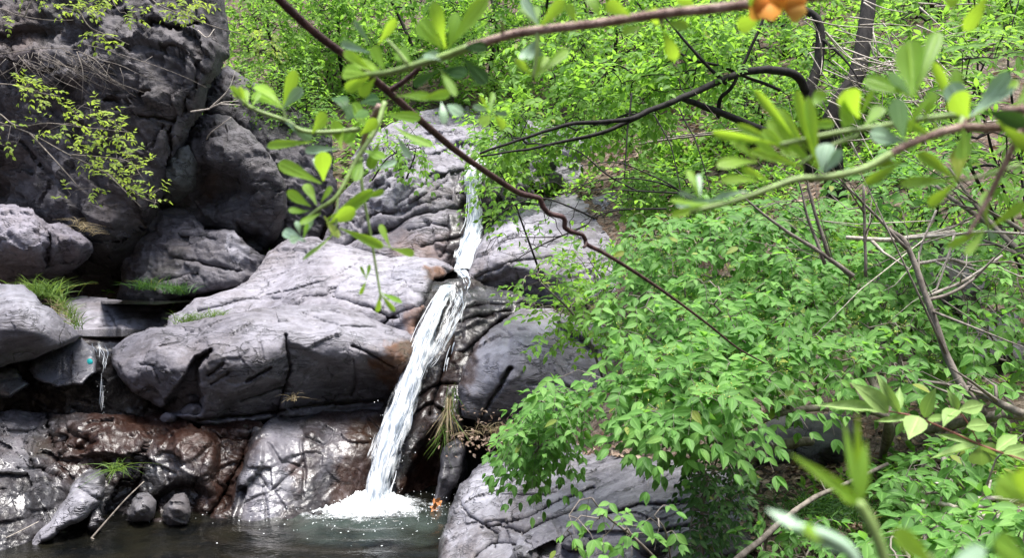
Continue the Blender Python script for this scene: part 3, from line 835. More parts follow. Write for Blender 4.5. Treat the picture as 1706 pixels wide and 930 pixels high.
for (px, py, rx, ry, d, lb, pl) in [(236, 846, 24, 26, 5.72, 'grey faceted stone at the waterline beside the leaning stick', .55), (296, 850, 24, 28, 5.72, 'glistening wet stone right of the faceted stone at the waterline', .3), (158, 866, 12, 22, 5.55, 'thin leaning stone chip beside the tongue-shaped rock', .5)]:
    rock('shore_stone', lb, [(px - rx, py + ry * .4), (px - rx * .7, py - ry * .5), (px - rx * .25, py - ry * .9), (px + rx * .5, py - ry * .95), (px + rx * .95, py - ry * .45), (px + rx, py + ry * .2), (px + rx * .6, py + ry), (px - rx * .6, py + ry)],
         [(px, py, d - .12), (px - rx, py, d), (px + rx, py, d), (px, py - ry, d + .08), (px, py + ry, d - .02)], roll=(6, .08), thick=.3, amp=.03, facet=.075, fsc=6, seed=int(px), step=2, paint=[('wet', None, 1, .75), ('pale', None, 1, pl)])
rock('wet_slab', 'bluish glistening wet slab rising from the pool left of the fall',
     [(428, 716), (448, 698), (486, 694), (560, 686), (646, 682), (656, 706), (640, 745), (622, 792), (612, 832), (604, 900), (386, 930), (382, 870), (398, 805), (412, 752)],
     [(440, 705, 6.5), (486, 698, 6.75), (560, 690, 6.9), (646, 685, 6.95), (450, 730, 6.22), (520, 720, 6.42), (600, 715, 6.6), (410, 800, 6.02), (395, 880, 5.78), (450, 800, 6.0), (490, 770, 6.2), (560, 800, 6.25), (610, 800, 6.4), (600, 850, 6.28), (520, 870, 5.98), (450, 880, 5.8), (400, 920, 5.7), (600, 900, 6.2), (640, 740, 6.6)],
     step=2.2, roll=(7, .09), thick=1.2, amp=.035, facet=.045, fsc=2.0, seed=37,
     cracks=[([(510, 697), (500, 740), (508, 790), (505, 830)], 1.3, .028), ([(448, 740), (470, 770), (505, 780)], 1.3, .028), ([(408, 838), (450, 822), (505, 770)], 1.3, .028), ([(505, 730), (540, 745), (560, 720)], 1.3, .028), ([(430, 790), (445, 812)], 1.3, .028), ([(440, 812), (444, 870)], 1.3, .028)],
     paint=[('wet', None, 1, .95), ('pale', [(440, 705), (500, 705), (500, 800), (450, 880), (400, 870), (410, 790), (440, 740)], 16, .9), ('pale', [(540, 720), (590, 700), (570, 770), (530, 800)], 14, .5), ('stain', [(590, 700), (640, 690), (640, 740), (610, 840), (540, 860), (560, 800)], 14, .65), ('moss', [(596, 695), (650, 690), (640, 740), (615, 780), (590, 740)], 12, .6), ('stain', [(480, 778), (500, 770), (508, 800), (490, 815)], 8, .6), ('moss', [(490, 690), (530, 690), (520, 704)], 6, .6)],  # pale patches are bluish sheen painted into the slab colour
     tint=(.98, .97, 1.04))
# --- behind and right of the lower fall
rock('fall_bed', 'dark wet bedrock chute under the lower waterfall',
     [(700, 474), (770, 462), (800, 470), (840, 500), (800, 560), (778, 620), (770, 690), (778, 745), (775, 800), (755, 850), (735, 900), (570, 910), (592, 800), (628, 700), (662, 620), (690, 540)],
     [(715, 476, 7.9), (770, 466, 8.0), (800, 480, 7.8), (700, 560, 7.15), (740, 520, 7.3), (770, 540, 7.3), (670, 640, 6.95), (720, 640, 6.9), (755, 600, 7.0), (640, 720, 6.75), (600, 860, 6.45), (640, 830, 6.4), (690, 690, 6.7), (740, 660, 6.85), (655, 835, 6.3), (690, 760, 6.45), (722, 705, 6.5), (712, 760, 6.62), (690, 830, 6.5), (760, 730, 6.6), (740, 800, 6.7), (720, 880, 6.5), (620, 900, 6.3)],
     step=2.3, roll=(8, .1), thick=1.2, amp=.04, facet=.04, fsc=2.0, seed=41, strata=(62, 4, .025),
     cracks=[([(768, 545), (745, 600), (728, 650), (716, 690)], 4, .14), ([(690, 690), (720, 672), (742, 690)], 3, .1), ([(700, 660), (730, 640), (760, 640)], 3, .08)],
     pits=[([(722, 712), (745, 700), (768, 735), (745, 790), (720, 850), (660, 838), (690, 770)], .14, 5)],
     paint=[WET, ('stain', [(722, 705), (765, 735), (740, 830), (700, 860), (655, 838), (690, 760)], 8, 1.0), ('stain', [(740, 560), (790, 520), (770, 620), (740, 690)], 10, .8), ('moss', [(650, 790), (700, 700), (720, 720), (670, 820)], 10, .35)], tint=(.85, .82, .84))
rock('layered_ledge', 'thin-bedded dark wet ledge right of the water lip',
     [(742, 492), (770, 480), (808, 478), (850, 488), (884, 498), (896, 512), (868, 522), (832, 534), (806, 556), (778, 584), (756, 590), (744, 550)],
     [(745, 495, 7.75), (808, 481, 7.9), (890, 505, 7.7), (780, 510, 7.4), (840, 508, 7.45), (770, 540, 7.25), (810, 540, 7.3), (850, 525, 7.4), (760, 580, 7.1)],
     roll=(6, .08), thick=.6, amp=.05, facet=.035, fsc=3, seed=43, strata=(-6, 9, .05), cracks=[([(750, 520), (800, 512), (880, 508)], 2.5, .10), ([(756, 540), (800, 528), (850, 518)], 3, .12)], paint=[('wet', None, 1, .9), ('pale', [(800, 480), (880, 495), (870, 512), (800, 500)], 10, .4)], tint=(.8, .78, .82))
rock('round_boulder', 'smooth grey boulder right of the lower fall with a long diagonal crack',
     [(770, 612), (792, 574), (824, 540), (866, 514), (920, 516), (1000, 540), (1090, 600), (1110, 690), (1040, 740), (960, 728), (880, 712), (838, 716), (806, 706), (772, 694), (764, 650)],
     [(866, 517, 7.2), (925, 520, 7.2), (1000, 545, 7.1), (1090, 610, 6.9), (800, 575, 6.75), (775, 625, 6.62), (820, 600, 6.42), (790, 660, 6.42), (870, 570, 6.45), (850, 640, 6.22), (900, 640, 6.28), (960, 620, 6.42), (1040, 660, 6.35), (800, 692, 6.45), (830, 700, 6.6), (880, 695, 6.42), (960, 715, 6.4), (1050, 720, 6.4)],
     roll=(12, .2), thick=1.1, amp=.04, facet=.06, fsc=1.4, seed=45, cracks=[([(850, 615), (838, 636), (820, 662), (802, 695)], 3, .16), ([(882, 668), (860, 685), (836, 694)], 2.2, .06), ([(850, 570), (900, 590), (940, 640)], 1.8, .03), ([(830, 545), (850, 560), (845, 575)], 2, .05), ([(880, 640), (930, 640), (980, 660)], 1.8, .04)],
     pits=[([(800, 700), (845, 690), (870, 715), (830, 730)], .2, 7)], paint=[('pale', [(800, 570), (850, 560), (840, 620), (810, 680), (790, 650)], 16, .55), ('pale', [(860, 520), (930, 525), (920, 560), (860, 560)], 14, .4), ('stain', [(766, 640), (785, 580), (812, 550), (800, 590), (782, 650)], 8, .5), ('wet', [(764, 640), (784, 580), (815, 545), (800, 590), (778, 660)], 7, .7)], tint=(1.08, 1.07, 1.11))
rock('wedge_stone', 'narrow grey wedge stone standing between the brown chute and the lower slab',
     [(738, 745), (760, 728), (774, 740), (770, 780), (756, 820), (738, 858), (722, 880), (716, 850), (730, 800)],
     [(742, 748, 6.4), (766, 735, 6.45), (768, 775, 6.35), (745, 800, 6.2), (730, 860, 6.15), (748, 840, 6.3)], roll=(7, .12), thick=.5, amp=.03, facet=.05, fsc=3, seed=47, paint=[('wet', None, 1, .45)], tint=(.8, .79, .82))
rock('bank_slab', 'wide weathered grey slab sloping to the pool under the shrub',
     [(722, 960), (732, 905), (744, 868), (760, 822), (784, 784), (822, 758), (880, 744), (960, 736), (1060, 730), (1160, 742), (1260, 790), (1340, 860), (1380, 990)],
     [(735, 900, 5.0), (748, 865, 5.15), (765, 822, 5.5), (790, 785, 5.85), (830, 762, 6.0), (900, 750, 6.0), (1000, 745, 5.8), (1160, 750, 5.2), (800, 820, 5.35), (850, 800, 5.4), (850, 850, 4.95), (950, 800, 5.2), (950, 850, 4.72), (1050, 800, 4.9), (1050, 850, 4.4), (1150, 800, 4.5), (1250, 850, 3.95),
      (760, 930, 4.72), (800, 900, 4.72), (840, 915, 4.6), (900, 900, 4.5), (950, 930, 4.25), (1100, 920, 3.95), (1300, 930, 3.5), (1330, 870, 3.7), (780, 870, 5.0)],
     step=2.0, roll=(12, .2), thick=1.3, amp=.055, facet=.07, fsc=1.3, seed=49, strata=(22, 3.5, .018),
     cracks=[([(770, 842), (785, 862), (812, 876), (830, 890), (826, 910)], 2.6, .07), ([(830, 876), (880, 862), (930, 836), (990, 812)], 2.6, .06), ([(870, 890), (910, 868), (960, 852)], 2.4, .05), ([(800, 880), (830, 876), (870, 885)], 2.4, .05), ([(1000, 860), (1060, 842), (1130, 836)], 3, .07), ([(925, 905), (950, 893), (1000, 900)], 3, .09), ([(790, 930), (820, 905), (860, 906)], 2.5, .06), ([(1040, 900), (1100, 885), (1180, 870)], 3, .07)],
     paint=[('pale', [(740, 900), (770, 830), (800, 790), (860, 790), (830, 850), (780, 880), (760, 930)], 22, .6), ('pale', [(800, 900), (860, 900), (900, 930), (800, 940)], 14, .4), ('moss', [(950, 848), (985, 842), (985, 855), (950, 858)], 6, .6), ('wet', [(715, 960), (728, 900), (742, 866), (756, 820), (764, 820), (750, 880), (738, 960)], 5, .9)],  # first pale patch puts skylight on the left face into the colour
     tint=(1.05, 1.04, 1.08))
rock('mossy_stone', 'flat stone with ochre moss at the lower edge of the wide slab', [(1160, 880), (1190, 864), (1240, 862), (1275, 872), (1280, 905), (1240, 925), (1180, 925), (1155, 905)], [(1160, 885, 3.85), (1220, 868, 3.9), (1275, 880, 3.75), (1215, 895, 3.6), (1180, 920, 3.5), (1260, 915, 3.5)],
     roll=(9, .1), thick=.3, amp=.03, facet=.05, fsc=3, seed=51, paint=[('moss', [(1160, 868), (1270, 860), (1265, 890), (1170, 894)], 8, .9)], tint=(.55, .53, .5))
for (px, py, rx, ry, d, t, lb) in [(873, 926, 30, 20, 4.32, .8, 'small rounded stone at the bottom edge below the wide slab'), (960, 905, 26, 16, 4.25, .7, 'small blocky stone by the seedling on the wide slab'), (1085, 905, 34, 22, 3.85, .6, 'dark loose stone lying under the seedling stems')]:
    rock('loose_stone', lb, [(px - rx, py + ry * .3), (px - rx * .7, py - ry * .6), (px, py - ry), (px + rx * .8, py - ry * .6), (px + rx, py + ry * .3), (px + rx * .5, py + ry), (px - rx * .6, py + ry)],
         [(px, py, d - .06), (px - rx, py, d + .03), (px + rx, py, d + .03), (px, py - ry, d + .1), (px, py + ry, d)], roll=(6, .07), thick=.25, amp=.025, facet=.025, fsc=5, seed=int(px), tint=(t, t, t * 1.03))
# --- around the upper fall
rock('upper_slab', 'smooth tilted grey slab right of the upper fall',
     [(776, 476), (784, 440), (796, 405), (826, 372), (868, 346), (950, 322), (1040, 330), (1080, 400), (1060, 500), (920, 512), (850, 500), (806, 492)],
     [(784, 468, 8.3), (798, 408, 8.9), (830, 372, 9.3), (870, 350, 9.5), (950, 328, 9.6), (1040, 340, 9.4), (1060, 450, 8.2), (850, 400, 8.6), (900, 420, 8.25), (820, 440, 8.25), (800, 478, 8.35), (850, 455, 8.02), (900, 455, 7.9), (860, 490, 8.25), (920, 500, 8.1), (980, 400, 8.4), (980, 480, 7.85)],
     roll=(8, .12), thick=1.2, amp=.045, facet=.045, fsc=1.5, seed=53, strata=(40, 4, .04), cracks=[([(792, 462), (850, 440), (920, 430)], 2.4, .07), ([(880, 370), (930, 400), (1000, 400)], 2, .05), ([(860, 452), (870, 480), (860, 495)], 2.4, .06)],
     pits=[([(790, 468), (850, 450), (905, 455), (910, 500), (850, 500), (800, 494)], .12, 6)], paint=[('pale', [(790, 420), (860, 360), (960, 335), (900, 400), (820, 440)], 24, .35)], tint=(1.08, 1.05, 1.12))
rock('strata_rock', 'steeply bedded grey rock mass left of the upper fall',
     [(530, 420), (548, 372), (570, 326), (592, 300), (622, 286), (660, 262), (722, 258), (774, 268), (792, 300), (778, 340), (766, 356), (726, 362), (690, 362), (660, 385), (600, 396), (570, 425)],
     [(535, 410, 10.2), (570, 330, 10.3), (622, 290, 10.2), (720, 265, 10.3), (780, 275, 10.3), (785, 320, 10.0), (620, 330, 9.85), (680, 310, 9.7), (730, 320, 9.65), (640, 365, 9.6), (700, 355, 9.5), (590, 385, 9.7), (760, 350, 9.7), (560, 420, 9.8)],
     step=2.4, roll=(12, .2), thick=1.0, amp=.06, facet=.09, fsc=1.5, seed=55, strata=(36, 4.5, .05), cracks=[([(618, 362), (660, 350), (705, 330), (745, 300)], 3, .14), ([(600, 340), (650, 310), (690, 280)], 2.5, .09), ([(660, 340), (720, 300), (760, 280)], 2.5, .09), ([(700, 345), (740, 330), (776, 325)], 3, .1)],
     pits=[([(620, 362), (680, 344), (705, 335), (700, 350), (660, 366)], .12, 5)], paint=[('pale', [(600, 330), (690, 290), (700, 320), (630, 350)], 18, .4), ('wet', [(750, 290), (790, 280), (790, 360), (755, 355)], 8, .8)], tint=(1.12, 1.09, 1.14))
rock('step_rock', 'smooth grey-brown rock step below the bedded rock beside the upper fall',
     [(560, 420), (600, 398), (650, 386), (690, 360), (730, 350), (765, 350), (780, 380), (772, 420), (758, 446), (700, 440), (640, 432), (590, 420)],
     [(600, 402, 9.5), (650, 390, 9.45), (700, 362, 9.4), (765, 355, 9.5), (770, 400, 9.15), (750, 440, 9.1), (700, 400, 9.0), (660, 415, 9.05), (700, 435, 8.9), (600, 418, 9.3)],
     roll=(8, .1), thick=.8, amp=.05, facet=.04, fsc=2, seed=57, strata=(14, 6, .05), cracks=[([(680, 386), (720, 375), (745, 380)], 3, .10), ([(700, 410), (750, 400), (772, 395)], 2, .06), ([(745, 360), (748, 400), (735, 430)], 2.4, .06)], paint=[('stain', [(650, 395), (740, 400), (740, 440), (650, 430)], 20, .4), ('wet', [(745, 360), (785, 360), (770, 440), (738, 440)], 8, .9)], tint=(1.05, 1.01, 1.05))
rock('top_rock', 'sunlit sloping rock above the upper fall running back under the leaves',
     [(585, 262), (610, 232), (655, 204), (700, 184), (770, 176), (840, 180), (870, 215), (850, 262), (800, 284), (740, 288), (680, 284), (620, 290)],
     [(590, 262, 11.0), (655, 206, 12.4), (700, 186, 12.9), (770, 178, 13.0), (840, 184, 12.8), (860, 240, 11.2), (720, 222, 11.4), (780, 230, 11.1), (740, 262, 10.5), (680, 265, 10.5), (790, 276, 10.4), (620, 285, 10.4), (660, 240, 11.1)],
     roll=(6, .12), thick=.9, amp=.06, facet=.10, fsc=1.6, seed=59, strata=(24, 5, .06), cracks=[([(640, 250), (700, 230), (760, 225)], 2.4, .12), ([(690, 200), (740, 208), (800, 200)], 2.2, .12), ([(720, 262), (760, 245), (800, 248)], 2.4, .10)], paint=[('pale', None, 1, .3)], tint=(1.0, .97, 1.02))
rock('fall_wall', 'shaded dark rock wall right of the upper fall behind the leaves',
     [(752, 262), (800, 258), (860, 268), (890, 320), (870, 370), (820, 410), (786, 440), (752, 450), (756, 380), (764, 320)],
     [(760, 268, 10.6), (800, 262, 10.7), (860, 275, 10.5), (785, 330, 10.05), (840, 330, 9.95), (775, 400, 9.35), (820, 390, 9.5), (770, 440, 9.0), (880, 330, 9.9)],
     roll=(8, .1), thick=.8, amp=.07, facet=.09, fsc=2.6, seed=61, strata=(38, 7, .08), paint=[('wet', [(760, 260), (830, 270), (830, 380), (780, 450), (750, 450)], 10, .9)], tint=(.62, .6, .64))
for (pts, d, lb, tn) in [([(830, 222), (880, 200), (930, 206), (950, 236), (930, 262), (870, 268), (835, 258)], 11.0, 'pale jointed block high beside the upper fall', .95), ([(925, 220), (970, 205), (1005, 220), (1010, 255), (980, 276), (935, 272)], 10.6, 'pale angular block at the edge of the leaf-littered bank', 1.0),
                        ([(880, 268), (930, 262), (985, 276), (990, 310), (930, 326), (880, 310)], 10.2, 'darker jointed block below the pale blocks on the bank', .7), ([(985, 330), (1040, 318), (1090, 330), (1095, 370), (1040, 390), (990, 372)], 9.2, 'grey block showing between the twigs right of the upper slab', .9)]:
    a = np.array(pts); c = a.mean(0)
    rock('bank_block', lb, pts, [(c[0], c[1], d - .28), (c[0] - 15, c[1] + 14, d - .25)] + [(p[0], p[1], d + (.15 if p[1] < c[1] else -.1)) for p in pts], roll=(6, .1), thick=.6, amp=.05, facet=.12, fsc=2.6, seed=int(c[0]), strata=(20, 6, .05), tint=(tn, tn * .97, tn * 1.02), paint=[('pale', None, 1, .3)])
# --- rocks under the shrubs, shade put into their dark tint
for (pts, d, lb, tn) in [([(1250, 720), (1300, 690), (1380, 680), (1470, 700), (1520, 740), (1510, 800), (1420, 812), (1320, 790), (1255, 770)], 4.3, 'shade-tinted dark boulder behind the leaf litter under the shrub', .34), ([(1540, 560), (1600, 520), (1700, 520), (1780, 560), (1780, 660), (1680, 690), (1570, 670)], 4.6, 'boulder with shade in its dark tint at the right edge', .36),
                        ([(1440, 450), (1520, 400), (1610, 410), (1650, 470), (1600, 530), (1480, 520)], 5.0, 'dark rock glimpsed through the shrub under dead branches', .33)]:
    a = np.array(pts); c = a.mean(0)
    rock('shade_tinted_boulder', lb, pts, [(c[0], c[1], d - .4)] + [(p[0], p[1], d + (.25 if p[1] < c[1] else -.1)) for p in pts], step=3.2, roll=(18, .25), thick=.8, amp=.06, facet=.08, fsc=2.2, seed=int(c[0]), tint=(tn, tn, tn * 1.03))

# ------------------------------------------------------------------ water
def plane_px(pts, z):
    pts = np.asarray(pts, float)
    d = (CAM_H - z) * FPX / (pts[:, 1] - CY)
    return P(pts[:, 0], pts[:, 1], d)

FALL_XY = P(626, 845, 6.10)[:2]
px_ = np.linspace(-7, 2.2, 240)
py_ = np.linspace(2.0, 7.4, 220)
WX, WY = np.meshgrid(px_, py_)
r = np.hypot(WX - FALL_XY[0], (WY - FALL_XY[1]))
q = np.stack([WX, WY, 0 * WX], -1)
WZ = .022 * np.exp(-r / .9) * np.sin(r * 26 + 3 * fbm(q * 2, 2, 4)) + .014 * fbm(q * np.array([3.2, 6.0, 1]), 3, 2) + .03 * np.exp(-(r / .35) ** 2) * fbm(q * 9, 3, 8)
m = MB()
ii = np.arange(WX.size).reshape(WX.shape)
fo = sstep(.95, .25, r + .35 * fbm(q * 4, 3, 6)) * sstep(.3, -.35, (WY - FALL_XY[1])) * .55
m.add(np.stack([WX, WY, WZ], -1), np.stack([ii[:-1, :-1], ii[:-1, 1:], ii[1:, 1:], ii[1:, :-1]], -1).reshape(-1, 4), foam=fo.ravel())
tag(m.build('pool_water', POOL, origin=np.zeros(3)), kind='structure')

def flat_water(name, pts, z):
    v = plane_px(pts, z)
    c = v.mean(0)
    m = MB()
    rings = [c + (v - c) * s for s in (1, .66, .33)]
    n = len(v)
    idx = np.arange(n)
    fl = [np.stack([idx + a * n, np.roll(idx, -1) + a * n, np.roll(idx, -1) + (a + 1) * n, idx + (a + 1) * n], -1) for a in (0, 1)]
    fl.append(np.stack([idx + 2 * n, np.roll(idx, -1) + 2 * n, np.full(n, 3 * n)], -1))
    m.add(np.concatenate(rings + [c[None]]), fl, foam=0.0)
    tag(m.build(name, POOL), kind='structure')

flat_water('ledge_water', [(130, 560), (170, 561), (206, 561), (226, 556), (300, 548), (296, 542), (240, 541), (120, 542)], 1.245)
flat_water('cave_water', [(170, 506), (260, 508), (345, 500), (350, 490), (260, 487), (160, 488)], 1.50)

def sheet(m, path, n=14, bulge=.06, body=0.0, seed=0, vs=1.0):
    """One skin of a fall: path rows are (px, py, half width in px, distance)."""
    rows = smooth_path(path, 9)
    t = np.linspace(-1, 1, n)
    nz = rows[:, 1] / 30.0
    hw = rows[:, 2] * (1 + .16 * noise3(np.stack([nz, nz * 0 + seed, nz * 0], -1), 3))
    PX = rows[:, 0, None] + hw[:, None] * t[None]
    PY = rows[:, 1, None] + 4 * (t[None] ** 2)
    PY = np.repeat(rows[:, 1, None], n, 1) + 3 * t[None] ** 2
    D = rows[:, 3, None] - bulge * (1 - t[None] ** 2)
    V = P(PX, PY, D)
    q = V * np.array([16, 16, 3.0]) + seed
    V[..., 1] -= .035 * fbm(q, 3, seed)
    V[..., 0] += .012 * fbm(q + 9, 2, seed)
    ln = np.concatenate([[0], np.cumsum(np.linalg.norm(np.diff(V[:, n // 2], axis=0), axis=1))])
    u = (t[None] * hw[:, None] / FPX * rows[:, 3, None])
    edge = body - .34 * np.abs(t[None]) ** 3 + 0 * u
    ii = np.arange(V.shape[0] * n).reshape(-1, n)
    m.add(V, np.stack([ii[:-1, :-1], ii[1:, :-1], ii[1:, 1:], ii[:-1, 1:]], -1).reshape(-1, 4), u=u.ravel(), v=(ln[:, None] * vs + 0 * u).ravel(), body=edge.ravel())

def strands(m, path, count, rad=(.002, .005), seed=0, spread=.85, length=(.15, .6)):
    """Ropes of water inside the fall, each a tapered tube."""
    g = np.random.default_rng(seed)
    rows = smooth_path(path, 14)
    L = len(rows)
    for _ in range(count):
        a = g.uniform(0, .92)
        b = min(1, a + g.uniform(*length))
        k0, k1 = int(a * (L - 1)), max(int(b * (L - 1)), int(a * (L - 1)) + 3)
        seg = rows[k0:k1 + 1]
        if len(seg) < 4: continue
        off = np.clip(g.normal(0, .45), -1, 1) * spread
        drift = g.normal(0, .12)
        tt = np.linspace(0, 1, len(seg))
        wob = .07 * np.sin(tt * g.uniform(4, 9) + g.uniform(0, 6))
        pts = P(seg[:, 0] + seg[:, 2] * (off + drift * tt + wob), seg[:, 1], seg[:, 3] - .07 * (1 - off ** 2) - g.uniform(0, .06))
        rr = g.uniform(*rad) * np.sin(np.pi * np.clip(tt * .94 + .03, 0, 1)) ** .6
        m.tube(pts, rr, 5, u=g.uniform(-1, 1), v=g.uniform(0, 3), body=.10)

def drops(m, c, spread, n, seed, rad=(.002, .006)):
    g = np.random.default_rng(seed)
    ico = np.array([[0, 0, 1], [1, 0, 0], [0, 1, 0], [-1, 0, 0], [0, -1, 0], [0, 0, -1]], float)
    F = np.array([[0, 1, 2], [0, 2, 3], [0, 3, 4], [0, 4, 1], [5, 2, 1], [5, 3, 2], [5, 4, 3], [5, 1, 4]])
    for _ in range(n):
        p = np.asarray(c) + g.normal(0, 1, 3) * np.asarray(spread)
        p[2] = max(abs(p[2]) if c[2] < .3 else p[2], .01)
        m.add(p + ico * g.uniform(*rad) * np.array([1, 1, g.uniform(1, 1.8)]), F, u=0.0, v=0.0, body=.5)

FP = [(748, 474, 15, 7.75), (736, 492, 16, 7.45), (721, 525, 17.5, 7.12), (704, 570, 22.5, 6.92), (684, 628, 26.1, 6.72), (668, 680, 27.9, 6.56), (652, 725, 32.4, 6.42), (640, 765, 30.6, 6.33), (630, 805, 27.0, 6.26), (625, 845, 25.2, 6.2)]
root = empty('waterfall', P(625, 848, 6.2), 'main white waterfall slanting down between the boulders into the pool', 'waterfall')
m = MB()
sheet(m, FP, 26, .05, .06, 1)
sheet(m, [(x + 2, y, w * .8, d - .05) for x, y, w, d in FP], 22, .06, .03, 7)
sheet(m, [(x - 3, y, w * .55, d - .09) for x, y, w, d in FP], 18, .05, .08, 13)
strands(m, FP, 130, (.002, .0055), 3, .85, (.08, .3))
m.build('water_curtain', FALL_A, root)
m = MB()
SIDE = [(760, 480, 20, 7.6), (762, 505, 26, 7.3), (748, 545, 26, 7.08), (728, 585, 18, 6.95), (704, 618, 12, 6.85)]
sheet(m, SIDE, 20, .03, -.09, 21)
strands(m, SIDE, 40, (.0012, .003), 5, .9, (.1, .35))
strands(m, [(760, 552, 5, 7.1), (752, 580, 6, 7.0), (745, 604, 6, 6.95), (742, 620, 4, 6.92)], 8, (.003, .006), 8)
m.build('side_spray', FALL_A, root)
m = MB()  # churned foam where it lands
g = np.random.default_rng(4)
fx, fy = np.meshgrid(np.linspace(-.75, .62, 220), np.linspace(-.62, .5, 150))
rr = np.hypot(fx / .56 + .10, fy / .40) + .25 * fbm(np.stack([fx * 5, fy * 5, 0 * fx], -1), 3, 21)
q = np.stack([fx, fy, 0 * fx], -1)
hz = .012 + .10 * np.exp(-(np.hypot(fx + .02, (fy - .12) * 1.4) / .17) ** 2) + np.abs(.12 * fbm(q * 13, 4, 5, .5)) * np.exp(-(rr / .6) ** 2) + .02 * np.abs(fbm(q * 34, 3, 6))
hz = np.where(rr > 1.05, -.03, hz)
ii = np.arange(fx.size).reshape(fx.shape)
m.add(np.stack([fx + FALL_XY[0], fy + FALL_XY[1], hz], -1), np.stack([ii[:-1, :-1], ii[:-1, 1:], ii[1:, 1:], ii[1:, :-1]], -1).reshape(-1, 4), body=(.42 - .62 * rr ** 1.2).ravel())
for _ in range(0):
    c = np.array([FALL_XY[0] + g.normal(0, .17), FALL_XY[1] - .02 + g.normal(0, .10), 0])
    c[2] = .03 + abs(g.normal(0, .035))
    h = g.uniform(.008, .026)
    a = g.uniform(0, 6.28, 6)
    a1 = np.linspace(0, 2 * np.pi, 7, endpoint=False)
    ring = [np.stack([np.cos(a1) * s, np.sin(a1) * s, np.full(7, zz)], -1) * h * (1 + .35 * noise3(np.stack([a1 * 3, a1 * 0 + zz * 5, a1 * 0 + c[0] * 40], -1), 1))[:, None] for s, zz in ((.6, -.7), (1, 0), (.6, .75))]
    v = np.concatenate(ring + [[[0, 0, h]]]) + c
    i7 = np.arange(7)
    f4 = [np.stack([i7 + k * 7, np.roll(i7, -1) + k * 7, np.roll(i7, -1) + k * 7 + 7, i7 + k * 7 + 7], -1) for k in (0, 1)]
    m.add(v, f4 + [np.stack([i7 + 14, np.roll(i7, -1) + 14, np.full(7, 21)], -1)], body=.2)
for _ in range(120):     # flecks of foam drifting off over the pool
    a, rad_ = g.uniform(math.pi * .95, math.pi * 2.05), abs(g.normal(.45, .38)) + .25
    c = np.array([FALL_XY[0] + math.cos(a) * rad_ * 1.3, FALL_XY[1] + math.sin(a) * rad_ * .75, .022 * math.exp(-rad_) + .016])
    a1 = np.linspace(0, 2 * np.pi, 8, endpoint=False)
    h = g.uniform(.0015, .0048)
    v = c + np.stack([np.cos(a1) * 1.5, np.sin(a1), 0 * a1 - .25], -1) * h * g.uniform(.7, 1.2, 8)[:, None]
    i8 = np.arange(8)
    m.add(np.concatenate([v, [c + [0, 0, h * .4]]]), np.stack([i8, np.roll(i8, -1), np.full(8, 8)], -1), body=.5)
tag(m.build('foam', FOAM, root), kind='stuff')
m = MB()
drops(m, [FALL_XY[0] + .1, FALL_XY[1] - .15, .03], [.40, .24, .06], 260, 6, (.0015, .0045))
drops(m, P(655, 740, 6.25), [.12, .06, .25], 40, 7, (.0015, .004))
tag(m.build('droplets', DROP, root), kind='stuff')

UP = [(800, 258, 14, 10.3), (789, 285, 19, 10.1), (787, 320, 14, 9.8), (791, 352, 14, 9.55), (788, 385, 18, 9.2), (779, 415, 22, 8.9), (772, 447, 20, 8.6)]
root = empty('waterfall', P(772, 448, 8.7), 'narrow upper waterfall dropping behind the hanging leaves', 'waterfall')
m = MB()
sheet(m, UP, 18, .05, .10, 31)
sheet(m, [(x + 1, y, w * .7, d - .06) for x, y, w, d in UP], 14, .05, .10, 33)
strands(m, UP, 50, (.003, .007), 9, .8, (.1, .35))
m.build('water_curtain', FALL_A, root)
m = MB()
sheet(m, [(768, 446, 14, 8.65), (772, 455, 12, 8.4), (776, 466, 10, 8.1), (778, 478, 7, 7.9)], 12, .02, .05, 35)
strands(m, [(766, 446, 14, 8.65), (774, 457, 12, 8.35), (780, 470, 9, 8.0), (778, 482, 7, 7.85)], 14, (.003, .007), 11)
m.build('run_off', FALL_A, root)
root = empty('waterfall', P(168, 690, 6.55), 'thin trickle falling off the small upper pool onto the brown apron', 'waterfall')
TR = [(170, 572, 22, 6.92), (174, 592, 16, 6.72), (172, 612, 9, 6.6), (170, 640, 8, 6.58), (168, 686, 9, 6.56)]
m = MB()
sheet(m, TR, 14, .015, -.20, 41)
strands(m, TR, 16, (.0008, .0022), 12, .9, (.08, .3))
m.build('water_curtain', FALL_A, root)
m = MB()
drops(m, P(170, 660, 6.52), [.02, .02, .09], 16, 14, (.0012, .0026))
tag(m.build('droplets', DROP, root), kind='stuff')

